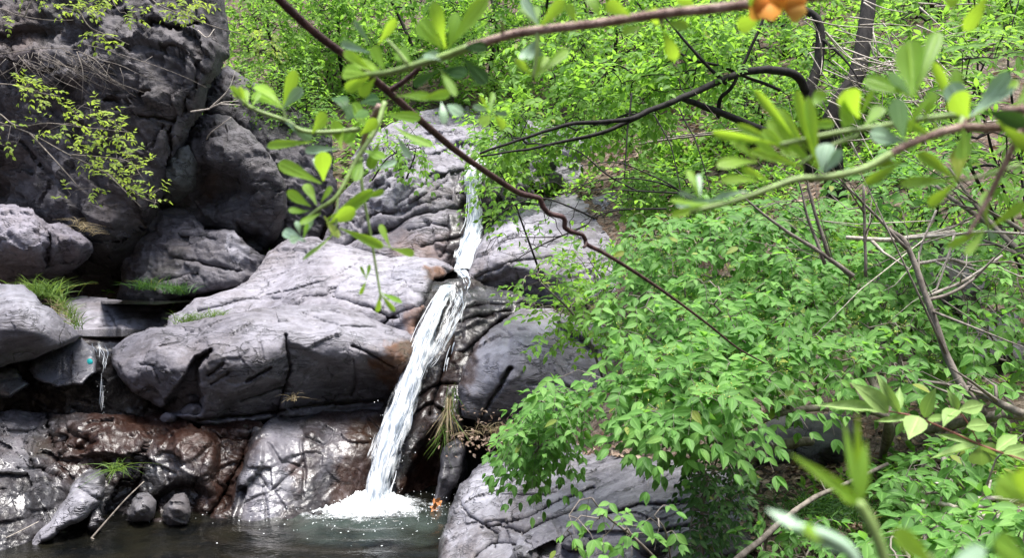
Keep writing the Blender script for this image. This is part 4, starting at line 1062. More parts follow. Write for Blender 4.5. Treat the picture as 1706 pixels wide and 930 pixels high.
# ------------------------------------------------------------------ foliage builders
def leaf_template(kind):
    if kind == 'ovate':
        y = np.array([0, .10, .28, .48, .68, .86, 1.0]); hw = np.array([.008, .12, .225, .235, .17, .065, 0])
    elif kind == 'simple':
        y = np.array([0, .33, .70, 1.0]); hw = np.array([.01, .24, .19, 0])
    elif kind == 'lance':
        y = np.array([0, .15, .40, .70, 1.0]); hw = np.array([.01, .10, .155, .10, 0])
    elif kind == 'spoon':
        y = np.array([0, .15, .35, .55, .75, .90, .98, 1.0]); hw = np.array([.022, .045, .10, .165, .195, .155, .07, 0])
    elif kind == 'heart':
        y = np.array([0, .06, .22, .42, .62, .82, 1.0]); hw = np.array([.02, .20, .33, .31, .20, .08, 0])
    else:  # blade
        y = np.array([0, .3, .65, 1.0]); hw = np.array([.02, .018, .013, 0])
    fold = {'blade': .0, 'spoon': .10}.get(kind, .16)
    droop = {'blade': .0, 'spoon': .05, 'simple': .10}.get(kind, .16)
    K = len(y)
    mid = np.stack([0 * y, y, -droop * y ** 2], 1)
    L = np.stack([-hw, y, -droop * y ** 2 + fold * hw * 2.2], 1)[:-1]
    R = L * np.array([-1, 1, 1])
    v = np.concatenate([mid, L, R])
    k = np.arange(K - 2)
    f4 = np.concatenate([np.stack([k, k + 1, K + k + 1, K + k], 1), np.stack([k + 1, k, 2 * K - 1 + k, 2 * K + k], 1)])
    f3 = np.array([[K - 2, K - 1, 2 * K - 2], [K - 1, K - 2, 3 * K - 3]])
    ac = np.concatenate([np.zeros(K), np.ones(2 * (K - 1))])
    return v, f4, f3, ac

_TPL = {k: leaf_template(k) for k in ('ovate', 'simple', 'lance', 'spoon', 'heart', 'blade')}

def add_leaves(m, pos, tip, nrm, size, rnd, kind='ovate', width=1.0):
    """Leaves in bulk: base point, tip direction, face normal, length."""
    v, f4, f3, ac = _TPL[kind]
    n = len(pos)
    if n == 0: return
    t = unit(tip)
    s = unit(np.cross(t, nrm))
    nn = np.cross(s, t)
    size = np.broadcast_to(np.asarray(size, float), (n,))
    wd = np.broadcast_to(np.asarray(width, float), (n,))
    W = pos[:, None] + size[:, None, None] * (v[None, :, 0, None] * wd[:, None, None] * s[:, None] + v[None, :, 1, None] * t[:, None] + v[None, :, 2, None] * nn[:, None])
    off = (np.arange(n) * len(v))[:, None, None]
    m.add(W, [(f4[None] + off).reshape(-1, 4), (f3[None] + off).reshape(-1, 3)], rnd=np.repeat(np.clip(rnd, 0, 1), len(v)), across=np.tile(ac, n))

def sprays(m, stem, P0, D, L, pairs, size, g, kind='ovate', droop=.25, up=.75, face=(0, -.35, 0), tone=(.15, .75), spread=1.0, jitter=.25, axis_r=.0012, term=True, width=1.0):
    """Leafy shoots: opposite leaves along a drooping axis."""
    n = len(P0)
    if n == 0: return
    D = unit(D)
    upv = np.array([0, 0, 1.0])
    L = np.broadcast_to(np.asarray(L, float), (n,)).copy()
    side = np.cross(D, upv)
    bad = np.linalg.norm(side, axis=1) < .15
    side[bad] = g.normal(0, 1, (bad.sum(), 3))
    side = unit(side + g.normal(0, .15, (n, 3)))
    base_t = g.uniform(*tone, n)
    for k in range(pairs + (1 if term else 0)):
        f = (k + .6) / (pairs + .4)
        c = P0 + D * (L * f)[:, None] - upv * (droop * L * f * f)[:, None]
        is_term = k == pairs
        for sg in ((1, -1) if not is_term else (1, -1, 0)):
            fwd = .55 + .25 * f if not is_term else 1.0
            lat = sg * (spread if not is_term else .55)
            t = D * fwd + side * lat - upv * (droop * .9 + .10) + g.normal(0, jitter, (n, 3))
            nn = upv * up + np.asarray(face) + D * .25 + g.normal(0, jitter, (n, 3))
            sz = size * (1 - .25 * abs(f - .55)) * g.uniform(.55, 1.2, n) * (1.0 if not is_term else .9)
            add_leaves(m, c, t, nn, sz, base_t + g.normal(0, .13, n) + .12 * f, kind, width)
    if stem is not None:
        for a, d, l in zip(P0, D, L):
            stem.tube([a, a + d * l * .5 - upv * droop * l * .25, a + d * l - upv * droop * l], [axis_r, axis_r * .8, axis_r * .5], 3, cap=False)

def sample_poly(poly, n, g, dlo=None, dhi=None, dfun=None, gap=0.0, gs=60.0, seed=0):
    """Random points inside a photo region, each with its own distance."""
    poly = np.asarray(poly, float)
    x0, y0 = poly.min(0); x1, y1 = poly.max(0)
    X, Y = [], []
    tot = 0
    while tot < n:
        x, y = g.uniform(x0, x1, n * 3), g.uniform(y0, y1, n * 3)
        ok = in_poly(x, y, poly)
        if gap:
            nz = fbm(np.stack([x / gs, y / gs, 0 * x + seed], 1), 3, seed)
            ok &= nz > gap - .35
        X.append(x[ok]); Y.append(y[ok]); tot += ok.sum()
    x, y = np.concatenate(X)[:n], np.concatenate(Y)[:n]
    d = dfun(x, y) + g.uniform(dlo or 0, dhi or 0, n) if dfun is not None else g.uniform(dlo, dhi, n)
    return P(x, y, d)

def grow(stem, roots, targets, g, tip_r=.0014, base_r=.02, power=.42, sag=.12, sides=5, wig=.06, up=.15):
    """Branches that reach every target from the nearest wood already grown; returns the arrival directions."""
    nodes, parent, paths = [], [], []
    for rp in roots:
        rp = smooth_path(rp, 6)
        ids = []
        for q in rp:
            nodes.append(q); parent.append(ids[-1] if ids else -1); ids.append(len(nodes) - 1)
        paths.append(ids)
    nroot = len(nodes)
    RA = np.array(nodes)
    dist = np.array([np.min(np.linalg.norm(RA - t, axis=1)) for t in targets]) if len(targets) else np.array([])
    buf = np.zeros((nroot + 6 * len(targets) + 8, 3)); buf[:nroot] = RA
    cnt = nroot
    count = np.zeros(len(buf), int)
    dirs = np.zeros((len(targets), 3))
    for ti in np.argsort(dist):
        t = targets[ti]
        dd = np.linalg.norm(buf[:cnt] - t, axis=1)
        k = int(np.argmin(dd + .25 * np.maximum(0, buf[:cnt, 2] - t[2])))
        p0 = buf[k]
        L = dd[k]
        ns = int(np.clip(L / .12, 2, 5))
        ids = [k]
        wv = g.normal(0, wig, 3) * L
        for s in range(1, ns + 1):
            f = s / ns
            q = p0 + (t - p0) * f + wv * math.sin(math.pi * f) + np.array([0, 0, up * L * math.sin(math.pi * f)])
            buf[cnt] = q; parent.append(ids[-1]); ids.append(cnt); cnt += 1
        paths.append(ids)
        dirs[ti] = buf[ids[-1]] - buf[ids[-2]]
        j = cnt - 1
        while j != -1:
            count[j] += 1
            j = parent[j]
    for pi, ids in enumerate(paths):
        r = tip_r * np.maximum(count[ids], 1) ** power
        if pi < len(roots):
            ln = len(ids)
            r = np.maximum(r, base_r * np.linspace(1, .35, ln))
        elif len(ids) > 1:
            r[0] = min(r[0], r[1] * 1.25)
        stem.tube(buf[ids], r, sides if pi >= len(roots) else sides + 3, cap=pi < len(roots))
    return dirs

def plant(name, label, cat, base, roots, targets, bark, leaf_mat, g, L=.16, pairs=3, size=.055, kind='ovate', group=None, base_r=.018, tip_r=.0014, out=None, foliage='foliage', wood='stem', dirmix=.6, **kw):
    root = empty(name, base, label, cat, group)
    st, lf = MB(), MB()
    gk = {k: kw.pop(k) for k in ('sag', 'wig', 'up_branch', 'sides', 'power') if k in kw}
    if 'up_branch' in gk: gk['up'] = gk.pop('up_branch')
    dirs = grow(st, roots, targets, g, tip_r, base_r, **gk)
    d = unit(dirs) * dirmix + (np.asarray(out) if out is not None else 0) + g.normal(0, .35, (len(targets), 3))
    sprays(lf, st, targets, d, g.uniform(.7, 1.25, len(targets)) * L, pairs, size, g, kind, **kw)
    st.build(wood, bark, root)
    lf.build(foliage, leaf_mat, root)
    return root

def ground_at(px, py, dlo=1.5, dhi=30):
    """Where the line of sight through a photo point meets the ground."""
    d = np.linspace(dlo, dhi, 500)
    p = P(px, py, d)
    below = p[:, 2] < ground_z(p[:, 0], p[:, 1])
    k = int(np.argmax(below)) if below.any() else len(d) - 1
    return p[k], d[k]

def on_ground(px, d):
    x = (px - CX) / FPX * d
    return np.array([x, d, float(ground_z(np.array([x]), np.array([d]))[0])])

# ------------------------------------------------------------------ the hillside
BG = 'young trees on the hillside'
bg = [  # region, depth range, trunk px list, label, leaf material, sprays, leaf size
    ([(372, -60), (560, -60), (600, 40), (560, 110), (470, 150), (385, 70)], (13.0, 15.0), (430, 560), 'lime-leaved tree arching over the shoulder of the dark cliff', LEAF_LIME, 330, .085, .1),
    ([(480, 60), (650, 50), (700, 100), (640, 165), (560, 190), (500, 160)], (14.0, 16.0), (560, 620), 'fine-leaved dim green tree behind the rock outcrop', LEAF_MID, 420, .075, .12),
    ([(540, -60), (760, -60), (800, 60), (760, 120), (660, 110), (580, 60)], (12.8, 15.0), (670,), 'bright layered tree directly behind the crossing twigs', LEAF_LIME, 330, .10, .05),
    ([(720, -60), (960, -60), (980, 80), (940, 150), (840, 160), (740, 120)], (11.8, 13.8), (820, 900), 'dense bright green tree above the upper waterfall', LEAF_MID, 420, .095, .05),
    ([(930, -60), (1160, -60), (1170, 60), (1120, 160), (980, 190), (930, 90)], (10.6, 12.6), (1010,), 'leafy tree on the slope right of the upper waterfall', LEAF_MID, 380, .085, .08),
    ([(1130, -60), (1400, -60), (1400, 90), (1330, 160), (1200, 130), (1130, 60)], (10.0, 13.0), (1280,), 'thin-crowned tree on the slope behind the black forked trunk', LEAF_MID, 330, .085, .22),
    ([(1440, -60), (1720, -60), (1720, 60), (1600, 100), (1480, 60)], (9.0, 11.5), (1560,), 'sparse green tree high on the right slope', LEAF_LIME, 160, .085, .2),
]
for k, (poly, dr, trunks, lab, mat, n, sz, gap) in enumerate(bg):
    g = np.random.default_rng(100 + k)
    T = sample_poly(poly, int(n * 1.15), g, dr[0], dr[1], gap=gap, gs=46, seed=k + 3)
    dm = .5 * (dr[0] + dr[1])
    rts = []
    for t in trunks:
        b = on_ground(t + 20, dm + .4)
        top = P(t + g.uniform(-30, 30), np.array(poly)[:, 1].min() + 40, dm)
        rts.append([b - [0, 0, .2], b + (top - b) * .35 + g.normal(0, .12, 3), b + (top - b) * .7 + g.normal(0, .15, 3), top])
    plant('hillside_tree', lab, 'tree', rts[0][0] + [0, 0, .2], rts, T, BARK_DARK, mat, g, L=.34, pairs=4, size=sz * 1.32, kind='simple', group=BG, base_r=.045, tip_r=.003, foliage='crown', wood='trunk',
          out=(0, -.25, -.05), droop=.22, tone=(.1, 1.0), jitter=.42, axis_r=.002)

und = [  # low bushes on the slope
    ([(960, 150), (1100, 130), (1130, 200), (1080, 240), (980, 230)], (8.6, 9.4), 'low green bush above the leaf-littered bank', 90, .07),
    ([(1180, 130), (1300, 110), (1340, 180), (1300, 230), (1200, 210)], (8.4, 9.4), 'patchy bush behind the arching black branch', 90, .07),
    ([(640, 190), (720, 200), (745, 260), (700, 300), (640, 290), (600, 250)], (9.0, 9.8), 'small leafy bush on the bedded rock left of the upper waterfall', 16, .07),
    ([(800, 180), (900, 170), (930, 240), (880, 300), (810, 290), (780, 230)], (9.2, 9.9), 'leafy bush between the upper waterfall and the pale blocks', 110, .075),
    ([(1330, 60), (1460, 20), (1520, 120), (1470, 200), (1350, 190)], (8.0, 8.8), 'dark green bush around the black trunk', 110, .07),
    ([(1040, 290), (1160, 280), (1200, 340), (1140, 380), (1050, 370)], (6.8, 7.6), 'bright green bush below the leaf-littered bank', 120, .065),
    ([(400, 130), (520, 100), (560, 200), (520, 240), (430, 190)], (10.6, 11.2), 'feathery bush rooted on the rock outcrop', 150, .05),
]
for k, (poly, dr, lab, n, sz) in enumerate(und):
    g = np.random.default_rng(200 + k)
    T = sample_poly(poly, int(n * 1.7), g, dr[0], dr[1], gap=.12, gs=40, seed=k)
    c = np.array(poly).mean(0)
    b = P(c[0], np.array(poly)[:, 1].max() + 6, dr[1])
    rts = [[b, b + [g.uniform(-.2, .2), -.1, .3], P(c[0] + g.uniform(-40, 40), c[1], np.mean(dr))] for _ in range(3)]
    plant('slope_bush', lab, 'bush', b, rts, T, BARK_DARK, LEAF_MID, g, L=.26, pairs=3, size=sz * 1.3, kind='simple', group='bushes on the slope', base_r=.014, tip_r=.0022, out=(0, -.3, 0), droop=.25, tone=(.1, .8), axis_r=.0016)

# ------------------------------------------------------------------ the black arching tree
g = np.random.default_rng(31)
b0 = P(1398, 330, 6.6)
root = empty('arching_tree', b0, 'dark trunked tree whose long black limb arches left over the upper waterfall', 'tree')
st = MB()
def limb(pts, r0, r1, sides=9, m=None):
    q = smooth_path([P(*p) for p in pts], 6)
    q = q + .012 * np.stack([noise3(q * 6, 1), noise3(q * 6, 2), noise3(q * 6, 3)], -1)
    (m or st).tube(q, np.linspace(r0, r1, len(q)) * (1 + .12 * noise3(q * 14, 5)), sides)
    return q
limb([(1398, 360, 6.7), (1385, 250, 6.5), (1388, 190, 6.45), (1425, 130, 6.5), (1440, 60, 6.6), (1450, -20, 6.7), (1465, -90, 6.8)], .085, .05, 10)
limb([(1352, 300, 6.5), (1346, 175, 6.4), (1362, 110, 6.4), (1364, 40, 6.4), (1330, 10, 6.4), (1300, -20, 6.3)], .055, .02)
A1 = limb([(1346, 165, 6.42), (1330, 128, 6.3), (1290, 116, 6.1), (1240, 120, 5.95), (1190, 138, 5.8), (1130, 165, 5.65), (1080, 185, 5.55), (1040, 200, 5.45), (960, 205, 5.35), (890, 225, 5.25), (800, 255, 5.2)], .036, .008)
A2 = limb([(1080, 186, 5.55), (1020, 215, 5.5), (940, 235, 5.45), (880, 248, 5.4), (800, 260, 5.3)], .017, .006)
A3 = limb([(1290, 225, 6.2), (1230, 200, 6.0), (1160, 172, 5.8), (1140, 165, 5.7)], .032, .018)
A4 = limb([(1196, 196, 6.0), (1200, 165, 5.95), (1222, 140, 5.9), (1262, 55, 5.9), (1275, 10, 5.9)], .018, .009)
A5 = limb([(1210, 140, 5.85), (1160, 90, 5.8), (1130, 55, 5.8), (1100, 20, 5.8)], .014, .006)
A6 = limb([(1300, 150, 6.1), (1250, 130, 6.05), (1200, 110, 6.0), (1150, 100, 5.9)], .010, .004)
A7 = limb([(1052, 155, 5.5), (1046, 220, 5.45), (1040, 295, 5.4)], .007, .005, 6)
A8 = limb([(1360, 60, 6.4), (1400, 90, 6.3), (1430, 130, 6.2)], .014, .006)
A9 = limb([(1090, 190, 5.5), (1120, 250, 5.4), (1135, 330, 5.3)], .006, .003, 5)
A10 = limb([(1130, 180, 5.5), (1160, 240, 5.4), (1185, 320, 5.3)], .006, .003, 5)
st.build('trunk', BARK_DARK, root)
lf, tw = MB(), MB()
T = np.concatenate([sample_poly([(810, 200), (900, 150), (1010, 120), (1180, 60), (1260, 60), (1250, 110), (1150, 170), (1080, 220), (960, 240), (870, 250), (815, 245)], 300, g, 5.7, 6.6, gap=.16, gs=42, seed=2),
                    sample_poly([(860, 60), (1240, 10), (1260, 110), (1050, 150), (900, 150)], 200, g, 5.9, 6.8, gap=.12, gs=42, seed=4)])
dirs = grow(tw, [A1[::3], A2[::3], A5[::3], A7[::3], A6[::3]], T, g, .0012, .004, up=.1)
sprays(lf, tw, T, unit(dirs) * .5 + g.normal(0, .4, T.shape) + [-.2, -.2, 0], g.uniform(.14, .26, len(T)), 3, .080, g, 'ovate', droop=.3, tone=(.15, .9), axis_r=.001)
tw.build('twigs', BARK_DARK, root)
lf.build('crown', LEAF_MID, root)

# leafy tree hanging in front of the upper fall
g = np.random.default_rng(37)
T = sample_poly([(806, 262), (840, 250), (868, 300), (858, 360), (812, 352), (800, 310)], 46, g, 6.9, 7.5)
b = P(905, 470, 7.6)
plant('slender_sapling', 'slender dark-stemmed sapling hanging leaves across the upper waterfall', 'sapling', b, [[b, P(880, 400, 7.4), P(850, 320, 7.2), P(820, 262, 7.1)]], T, BARK_DARK, LEAF_MID, g, L=.2, pairs=3, size=.07, base_r=.012, out=(-.3, -.2, -.1), droop=.4)
T = sample_poly([(640, 235), (690, 225), (720, 240), (700, 265), (660, 270)], 22, g, 7.6, 8.1)
b = P(620, 300, 8.6)
plant('slender_sapling', 'small sapling with drooping dark green leaves left of the upper waterfall', 'sapling', b, [[b, P(650, 260, 8.2), P(700, 245, 7.9)]], T, BARK_DARK, LEAF_MID, g, L=.2, pairs=3, size=.075, base_r=.01, out=(.2, -.2, -.1), droop=.45, tone=(.05, .6))

# bare twiggy bush in front of the upper slab
g = np.random.default_rng(41)
b = P(1130, 345, 4.9)
root = empty('bare_bush', b, 'nearly bare bush of thin dark zigzag twigs in front of the upper slab', 'bush')
st = MB()
mains = []
for pts in ([(1160, 330, 4.9), (1100, 305, 4.8), (1040, 297, 4.7), (980, 305, 4.6), (920, 330, 4.5)], [(1130, 322, 4.9), (1060, 318, 4.7), (1000, 316, 4.6), (950, 322, 4.5)],
            [(1110, 348, 4.8), (1030, 350, 4.7), (990, 362, 4.6), (975, 376, 4.55), (930, 394, 4.5), (860, 396, 4.4), (830, 405, 4.4)], [(1160, 340, 4.9), (1120, 310, 4.8), (1080, 290, 4.8), (1020, 270, 4.7), (930, 285, 4.6)],
            [(990, 364, 4.6), (950, 345, 4.5), (900, 330, 4.45), (850, 345, 4.4), (800, 385, 4.4)], [(975, 376, 4.6), (920, 400, 4.5), (880, 420, 4.4), (850, 440, 4.4)], [(1060, 318, 4.7), (1010, 290, 4.65), (960, 250, 4.6), (900, 240, 4.6)]):
    mains.append([P(*p) for p in pts])
T = sample_poly([(790, 350), (900, 300), (1050, 270), (1090, 330), (980, 400), (860, 430), (800, 410)], 100, g, 4.3, 4.9)
dirs = grow(st, mains, T, g, .0013, .0060, .3, wig=.15, up=.0, sides=4)
st.build('twigs', BARK_DARK, root)
lf = MB()
sel = T[g.uniform(0, 1, len(T)) < .34]
sprays(lf, None, sel, g.normal(0, 1, sel.shape) + [0, 0, .3], .08, 2, .038, g, 'ovate', droop=.3, tone=(.3, .9))
lf.build('foliage', LEAF_MID, root)

# sparse lime sapling in front of the round boulder
g = np.random.default_rng(43)
b = P(1010, 650, 4.7)
T = np.concatenate([sample_poly([(846, 450), (930, 430), (1010, 460), (1040, 540), (980, 600), (900, 560), (870, 500)], 70, g, 4.2, 4.9, gap=.1, gs=40), sample_poly([(930, 400), (1060, 420), (1100, 520), (1040, 600), (950, 560)], 100, g, 4.4, 5.1)])
plant('lime_sapling', 'sparse lime-leaved sapling reaching left in front of the round grey boulder', 'sapling', b, [[b, P(990, 590, 4.6), P(960, 530, 4.5), P(900, 470, 4.4)], [b, P(1010, 580, 4.7), P(1020, 500, 4.7), P(980, 430, 4.6)]], T, BARK_GREY, LEAF_MID, g, L=.13, pairs=3, size=.055, base_r=.007, out=(-.2, -.2, .1), droop=.2, tone=(.0, .8))

# ------------------------------------------------------------------ the big leafy shrub on the right
def shrub_d(x, y):
    return 2.55 + (720 - y) * .0042 + np.abs(x - 1250) * .0008 + .18 * fbm(np.stack([x / 110, y / 70, 0 * x], -1), 3, 77)
g = np.random.default_rng(51)
base = on_ground(1470, 3.9)
MAIN = [(1030, 470), (1050, 390), (1120, 355), (1240, 340), (1330, 330), (1440, 350), (1530, 440), (1590, 560), (1580, 650), (1480, 610), (1400, 590), (1330, 630), (1260, 660), (1240, 690), (1160, 710), (1080, 690), (1050, 660), (1040, 660), (1090, 600), (1070, 540)]
C1 = sample_poly(MAIN, 175, g, -.15, .35, shrub_d)
T1 = (C1[:, None] + g.normal(0, 1, (175, 5, 3)) * [.10, .07, .018]).reshape(-1, 3)
T1 = np.concatenate([T1, sample_poly(MAIN, 190, g, .2, .95, shrub_d)])
T2 = sample_poly([(1030, 640), (1090, 590), (1230, 580), (1260, 630), (1220, 680), (1150, 705), (1080, 690), (1040, 670)], 150, g, -.25, .3, shrub_d)
T = np.concatenate([T1, T2])
rts = []
for pts in ([(1480, 700), (1430, 600), (1330, 500), (1200, 420), (1090, 390)], [(1480, 700), (1380, 640), (1250, 610), (1130, 620), (1040, 660)], [(1480, 700), (1450, 560), (1400, 450), (1340, 370)], [(1480, 700), (1500, 600), (1520, 480), (1500, 400)], [(1480, 700), (1400, 680), (1300, 690), (1200, 740)]):
    rts.append([base] + [P(x, y, float(shrub_d(np.array([x * 1.0]), np.array([y * 1.0]))[0]) + .5) for x, y in pts])
shrub = plant('leafy_shrub', 'large dense shrub with tiers of pointed drooping green leaves filling the right half', 'shrub', base, rts, T, BARK_GREY, LEAF_NEAR, g, L=.16, pairs=3, size=.063, base_r=.016, out=(-.1, -.55, -.15), droop=.38, up=.8, face=(0, -.45, 0), tone=(.0, .95), jitter=.26, axis_r=.0011)
lf = MB()
S = T[g.uniform(0, 1, len(T)) < .34]
for c in S:
    for _ in range(7):
        p = c + g.normal(0, .016, 3) + [0, -.02, .02]
        a = unit(g.normal(0, 1, 3) + [0, 0, .8])
        lf.tube([c, p, p + a * .006], [.0004, .0005, .0024], 4)
lf.build('flower_buds', BUD, shrub)

g = np.random.default_rng(53)
T = sample_poly([(850, 715), (870, 685), (910, 655), (960, 640), (985, 680), (955, 720), (915, 752), (880, 765), (856, 750)], 190, g, 3.1, 3.75)
b = on_ground(1190, 4.5)
plant('low_bush', 'low rounded bush hanging dark undersides over the wide grey slab', 'bush', b, [[b, P(1080, 670, 3.9), P(960, 680, 3.6), P(880, 715, 3.4)], [b, P(1070, 660, 3.9), P(960, 655, 3.6), P(900, 680, 3.5)], [b, P(1060, 690, 3.8), P(930, 720, 3.45)]], T, BARK_GREY, LEAF_NEAR, g, L=.13, pairs=3, size=.050, base_r=.008, out=(-.35, -.3, -.2), droop=.5, tone=(.0, .7))
# dark climbing plant under the shrub
g = np.random.default_rng(54)
T = sample_poly([(1140, 760), (1230, 740), (1250, 800), (1220, 860), (1200, 930), (1130, 930), (1150, 850)], 130, g, 2.75, 3.1)
b = on_ground(1170, 3.05)
plant('climbing_plant', 'dark green climbing plant hanging as a column below the big shrub', 'plant', b, [[b, P(1170, 850, 3.0), P(1190, 780, 3.0), P(1210, 720, 3.0)]], T, BARK_GREY, LEAF_DARK, g, L=.08, pairs=2, size=.036, base_r=.005, out=(0, -.4, -.2), droop=.4, tone=(.1, .8))
# seedling with large oval leaves on the slab
g = np.random.default_rng(55)
T = sample_poly([(945, 860), (985, 820), (1050, 840), (1110, 830), (1130, 880), (1080, 915), (985, 935), (940, 905)], 22, g, 2.2, 2.45)
b = P(1120, 960, 2.5)
plant('seedling', 'bright seedling with large oval leaves leaning over the wide slab', 'seedling', b, [[b, P(1060, 900, 2.4), P(1010, 860, 2.35), P(985, 830, 2.3)], [b, P(1110, 890, 2.35), P(1090, 860, 2.3)]], T, BARK_GREY, LEAF_NEAR, g, L=.05, pairs=1, size=.046, base_r=.0035, out=(-.2, -.4, 0), droop=.5, tone=(.45, 1.0))
# shrubs at the right edge
g = np.random.default_rng(57)
EDGE = [([(1580, 480), (1660, 440), (1740, 440), (1740, 640), (1660, 620), (1600, 560)], (3.2, 3.9), 52, .05, 'leafy shrub at the right edge over the dark boulder', (1690, 4.3), (.2, .9), .12),
        ([(1480, 800), (1560, 740), (1640, 720), (1650, 800), (1600, 860), (1500, 860)], (2.6, 3.2), 70, .048, 'shaded low shrub above the broken grey branches', (1580, 3.3), (.0, .5), .10),
        ([(1450, 900), (1560, 850), (1700, 840), (1740, 880), (1740, 950), (1460, 950)], (1.9, 2.4), 80, .05, 'low oval-leaved shrub along the bottom right edge', (1620, 2.5), (.1, .8), .08),
        ([(1250, 880), (1330, 850), (1400, 880), (1400, 940), (1260, 940)], (2.7, 3.1), 34, .038, 'small dark seedling clump beside the ochre mossy stone', (1330, 3.0), (.0, .4), .08)]
for poly, dr, n, sz, lab, (bx, bd), tone, L in EDGE:
    T = sample_poly(poly, int(n * 1.4), g, dr[0], dr[1], gap=.05, gs=45); sz *= 1.3
    b = on_ground(bx, bd)
    c = np.array(poly).mean(0)
    rts = [[b, (b + P(c[0], c[1], np.mean(dr))) / 2 + g.normal(0, .05, 3), P(c[0] + g.uniform(-50, 50), c[1] + g.uniform(-20, 20), np.mean(dr))] for _ in range(3)]
    plant('low_shrub', lab, 'shrub', b, rts, T, BARK_GREY, LEAF_NEAR, g, L=L, pairs=2, size=sz, base_r=.007, out=(-.1, -.4, -.05), droop=.35, tone=tone)
# broad-leaved bush top right
T = sample_poly([(1540, 60), (1706, 20), (1740, 60), (1740, 330), (1640, 300), (1560, 240), (1520, 140)], 130, g, 3.3, 4.5, gap=.08, gs=60)
b = on_ground(1730, 5.0)
plant('lance_leaved_bush', 'bush with long pointed light green leaves on dark upright stems at the upper right', 'bush', b, [[b, P(1640, 200, 4.2), P(1630, 60, 4.1), P(1620, -20, 4.0)], [b, P(1690, 200, 4.2), P(1680, 80, 4.1), P(1700, -10, 4.1)], [b, P(1600, 240, 4.1), P(1570, 130, 4.0)]], T, BARK_DARK, LEAF_MID, g, L=.12, pairs=2, size=.085, kind='lance', base_r=.008, out=(-.2, -.35, .1), droop=.2, tone=(.2, 1.0), face=(0, -.3, 0))
# deep shade bush filling behind the big shrub
T = sample_poly([(1380, 260), (1560, 250), (1720, 330), (1720, 470), (1560, 420), (1440, 360), (1360, 330)], 140, g, 4.6, 5.6, gap=.1, gs=50)
b = on_ground(1560, 5.6)
plant('slope_bush', 'dim green bush behind the blurred twig cluster at the right', 'bush', b, [[b, P(1480, 360, 5.2), P(1440, 300, 5.1)], [b, P(1560, 360, 5.2), P(1580, 290, 5.1)], [b, P(1640, 400, 5.2), P(1660, 340, 5.1)]], T, BARK_DARK, LEAF_NEAR, g, L=.18, pairs=3, size=.075, group='bushes on the slope', base_r=.012, out=(-.1, -.4, 0), droop=.3, tone=(.0, .7))

# ------------------------------------------------------------------ leafy boughs in front of the cliff
def bough(name, lab, limbs, regions, d, g, n, size, mat, bark=BARK_GREY, L=.09, dead=0):
    b = P(*limbs[0][0])
    root = empty(name, b, lab, 'branch', 'thin leafy boughs before the cliff')
    st, lf = MB(), MB()
    R = [[P(*p) for p in l] for l in limbs]
    T = np.concatenate([sample_poly(r, k, g, d[0], d[1]) for r, k in regions])
    dirs = grow(st, R, T, g, .0011, .0075, .3, wig=.1, up=.05, sides=4)
    sprays(lf, st, T, unit(dirs) * .7 + g.normal(0, .35, T.shape), L, 2, size, g, 'ovate', droop=.2, tone=(.1, 1.0), axis_r=.0009)
    st.build('branch_wood', bark, root)
    lf.build('foliage', mat, root)
g = np.random.default_rng(61)
bough('leafy_bough', 'thin bough with small lime leaves crossing the cliff from the left edge', [[(-60, 180, 6.4), (0, 204, 6.5), (50, 222, 6.5), (110, 255, 6.5), (180, 290, 6.5), (240, 330, 6.5), (262, 338, 6.5)], [(0, 190, 6.5), (30, 210, 6.5), (80, 205, 6.5), (140, 212, 6.4), (215, 220, 6.4)], [(50, 222, 6.5), (90, 265, 6.4), (130, 310, 6.4)], [(120, 258, 6.5), (170, 262, 6.4), (215, 270, 6.4), (240, 300, 6.4)], [(180, 290, 6.5), (210, 320, 6.4), (235, 345, 6.4)]],
      [([(95, 195), (150, 160), (205, 190), (215, 225), (160, 235), (110, 220)], 46), ([(130, 225), (215, 225), (245, 270), (240, 310), (180, 300), (130, 260)], 62), ([(215, 290), (270, 310), (260, 345), (215, 330)], 12), ([(60, 200), (110, 190), (120, 225), (70, 230)], 8), ([(110, 310), (180, 312), (160, 330), (112, 330)], 6), ([(-10, 180), (20, 180), (40, 240), (-10, 240)], 10)], (6.2, 6.7), g, 90, .048, LEAF_BOUGH)
bough('leafy_bough', 'short bough with a tuft of leaves above the crossing bough at the left edge', [[(-40, 140, 6.6), (10, 140, 6.6), (40, 145, 6.5), (70, 155, 6.5), (100, 160, 6.5)]], [([(15, 125), (50, 120), (60, 150), (30, 150)], 16), ([(40, 145), (105, 150), (95, 168), (50, 165)], 12)], (6.4, 6.7), g, 26, .05, LEAF_BOUGH)
bough('leafy_bough', 'pale bare bough with few leaves along the top left edge', [[(-60, 5, 6.9), (0, 14, 6.9), (30, 25, 6.9), (80, 33, 6.9), (122, 33, 6.9)], [(40, 28, 6.9), (48, 10, 6.9), (60, -10, 6.9)]], [([(-20, 30), (20, 30), (20, 38), (-20, 38)], 4), ([(25, -10), (80, -10), (78, 8), (30, 8)], 8)], (6.8, 7.0), g, 10, .045, LEAF_BOUGH)
bough('leafy_bough', 'lime-leaved sprig hanging from the top edge before the cliff', [[(130, -60, 7.0), (135, -10, 7.0), (130, 15, 7.0), (100, 12, 7.0)], [(130, 15, 7.0), (150, 45, 7.0), (185, 60, 7.0), (215, 74, 7.0)]], [([(98, 0), (160, 5), (155, 22), (100, 18)], 22), ([(135, 48), (170, 55), (215, 70), (200, 76), (140, 60)], 10)], (6.8, 7.1), g, 30, .05, LEAF_BOUGH)
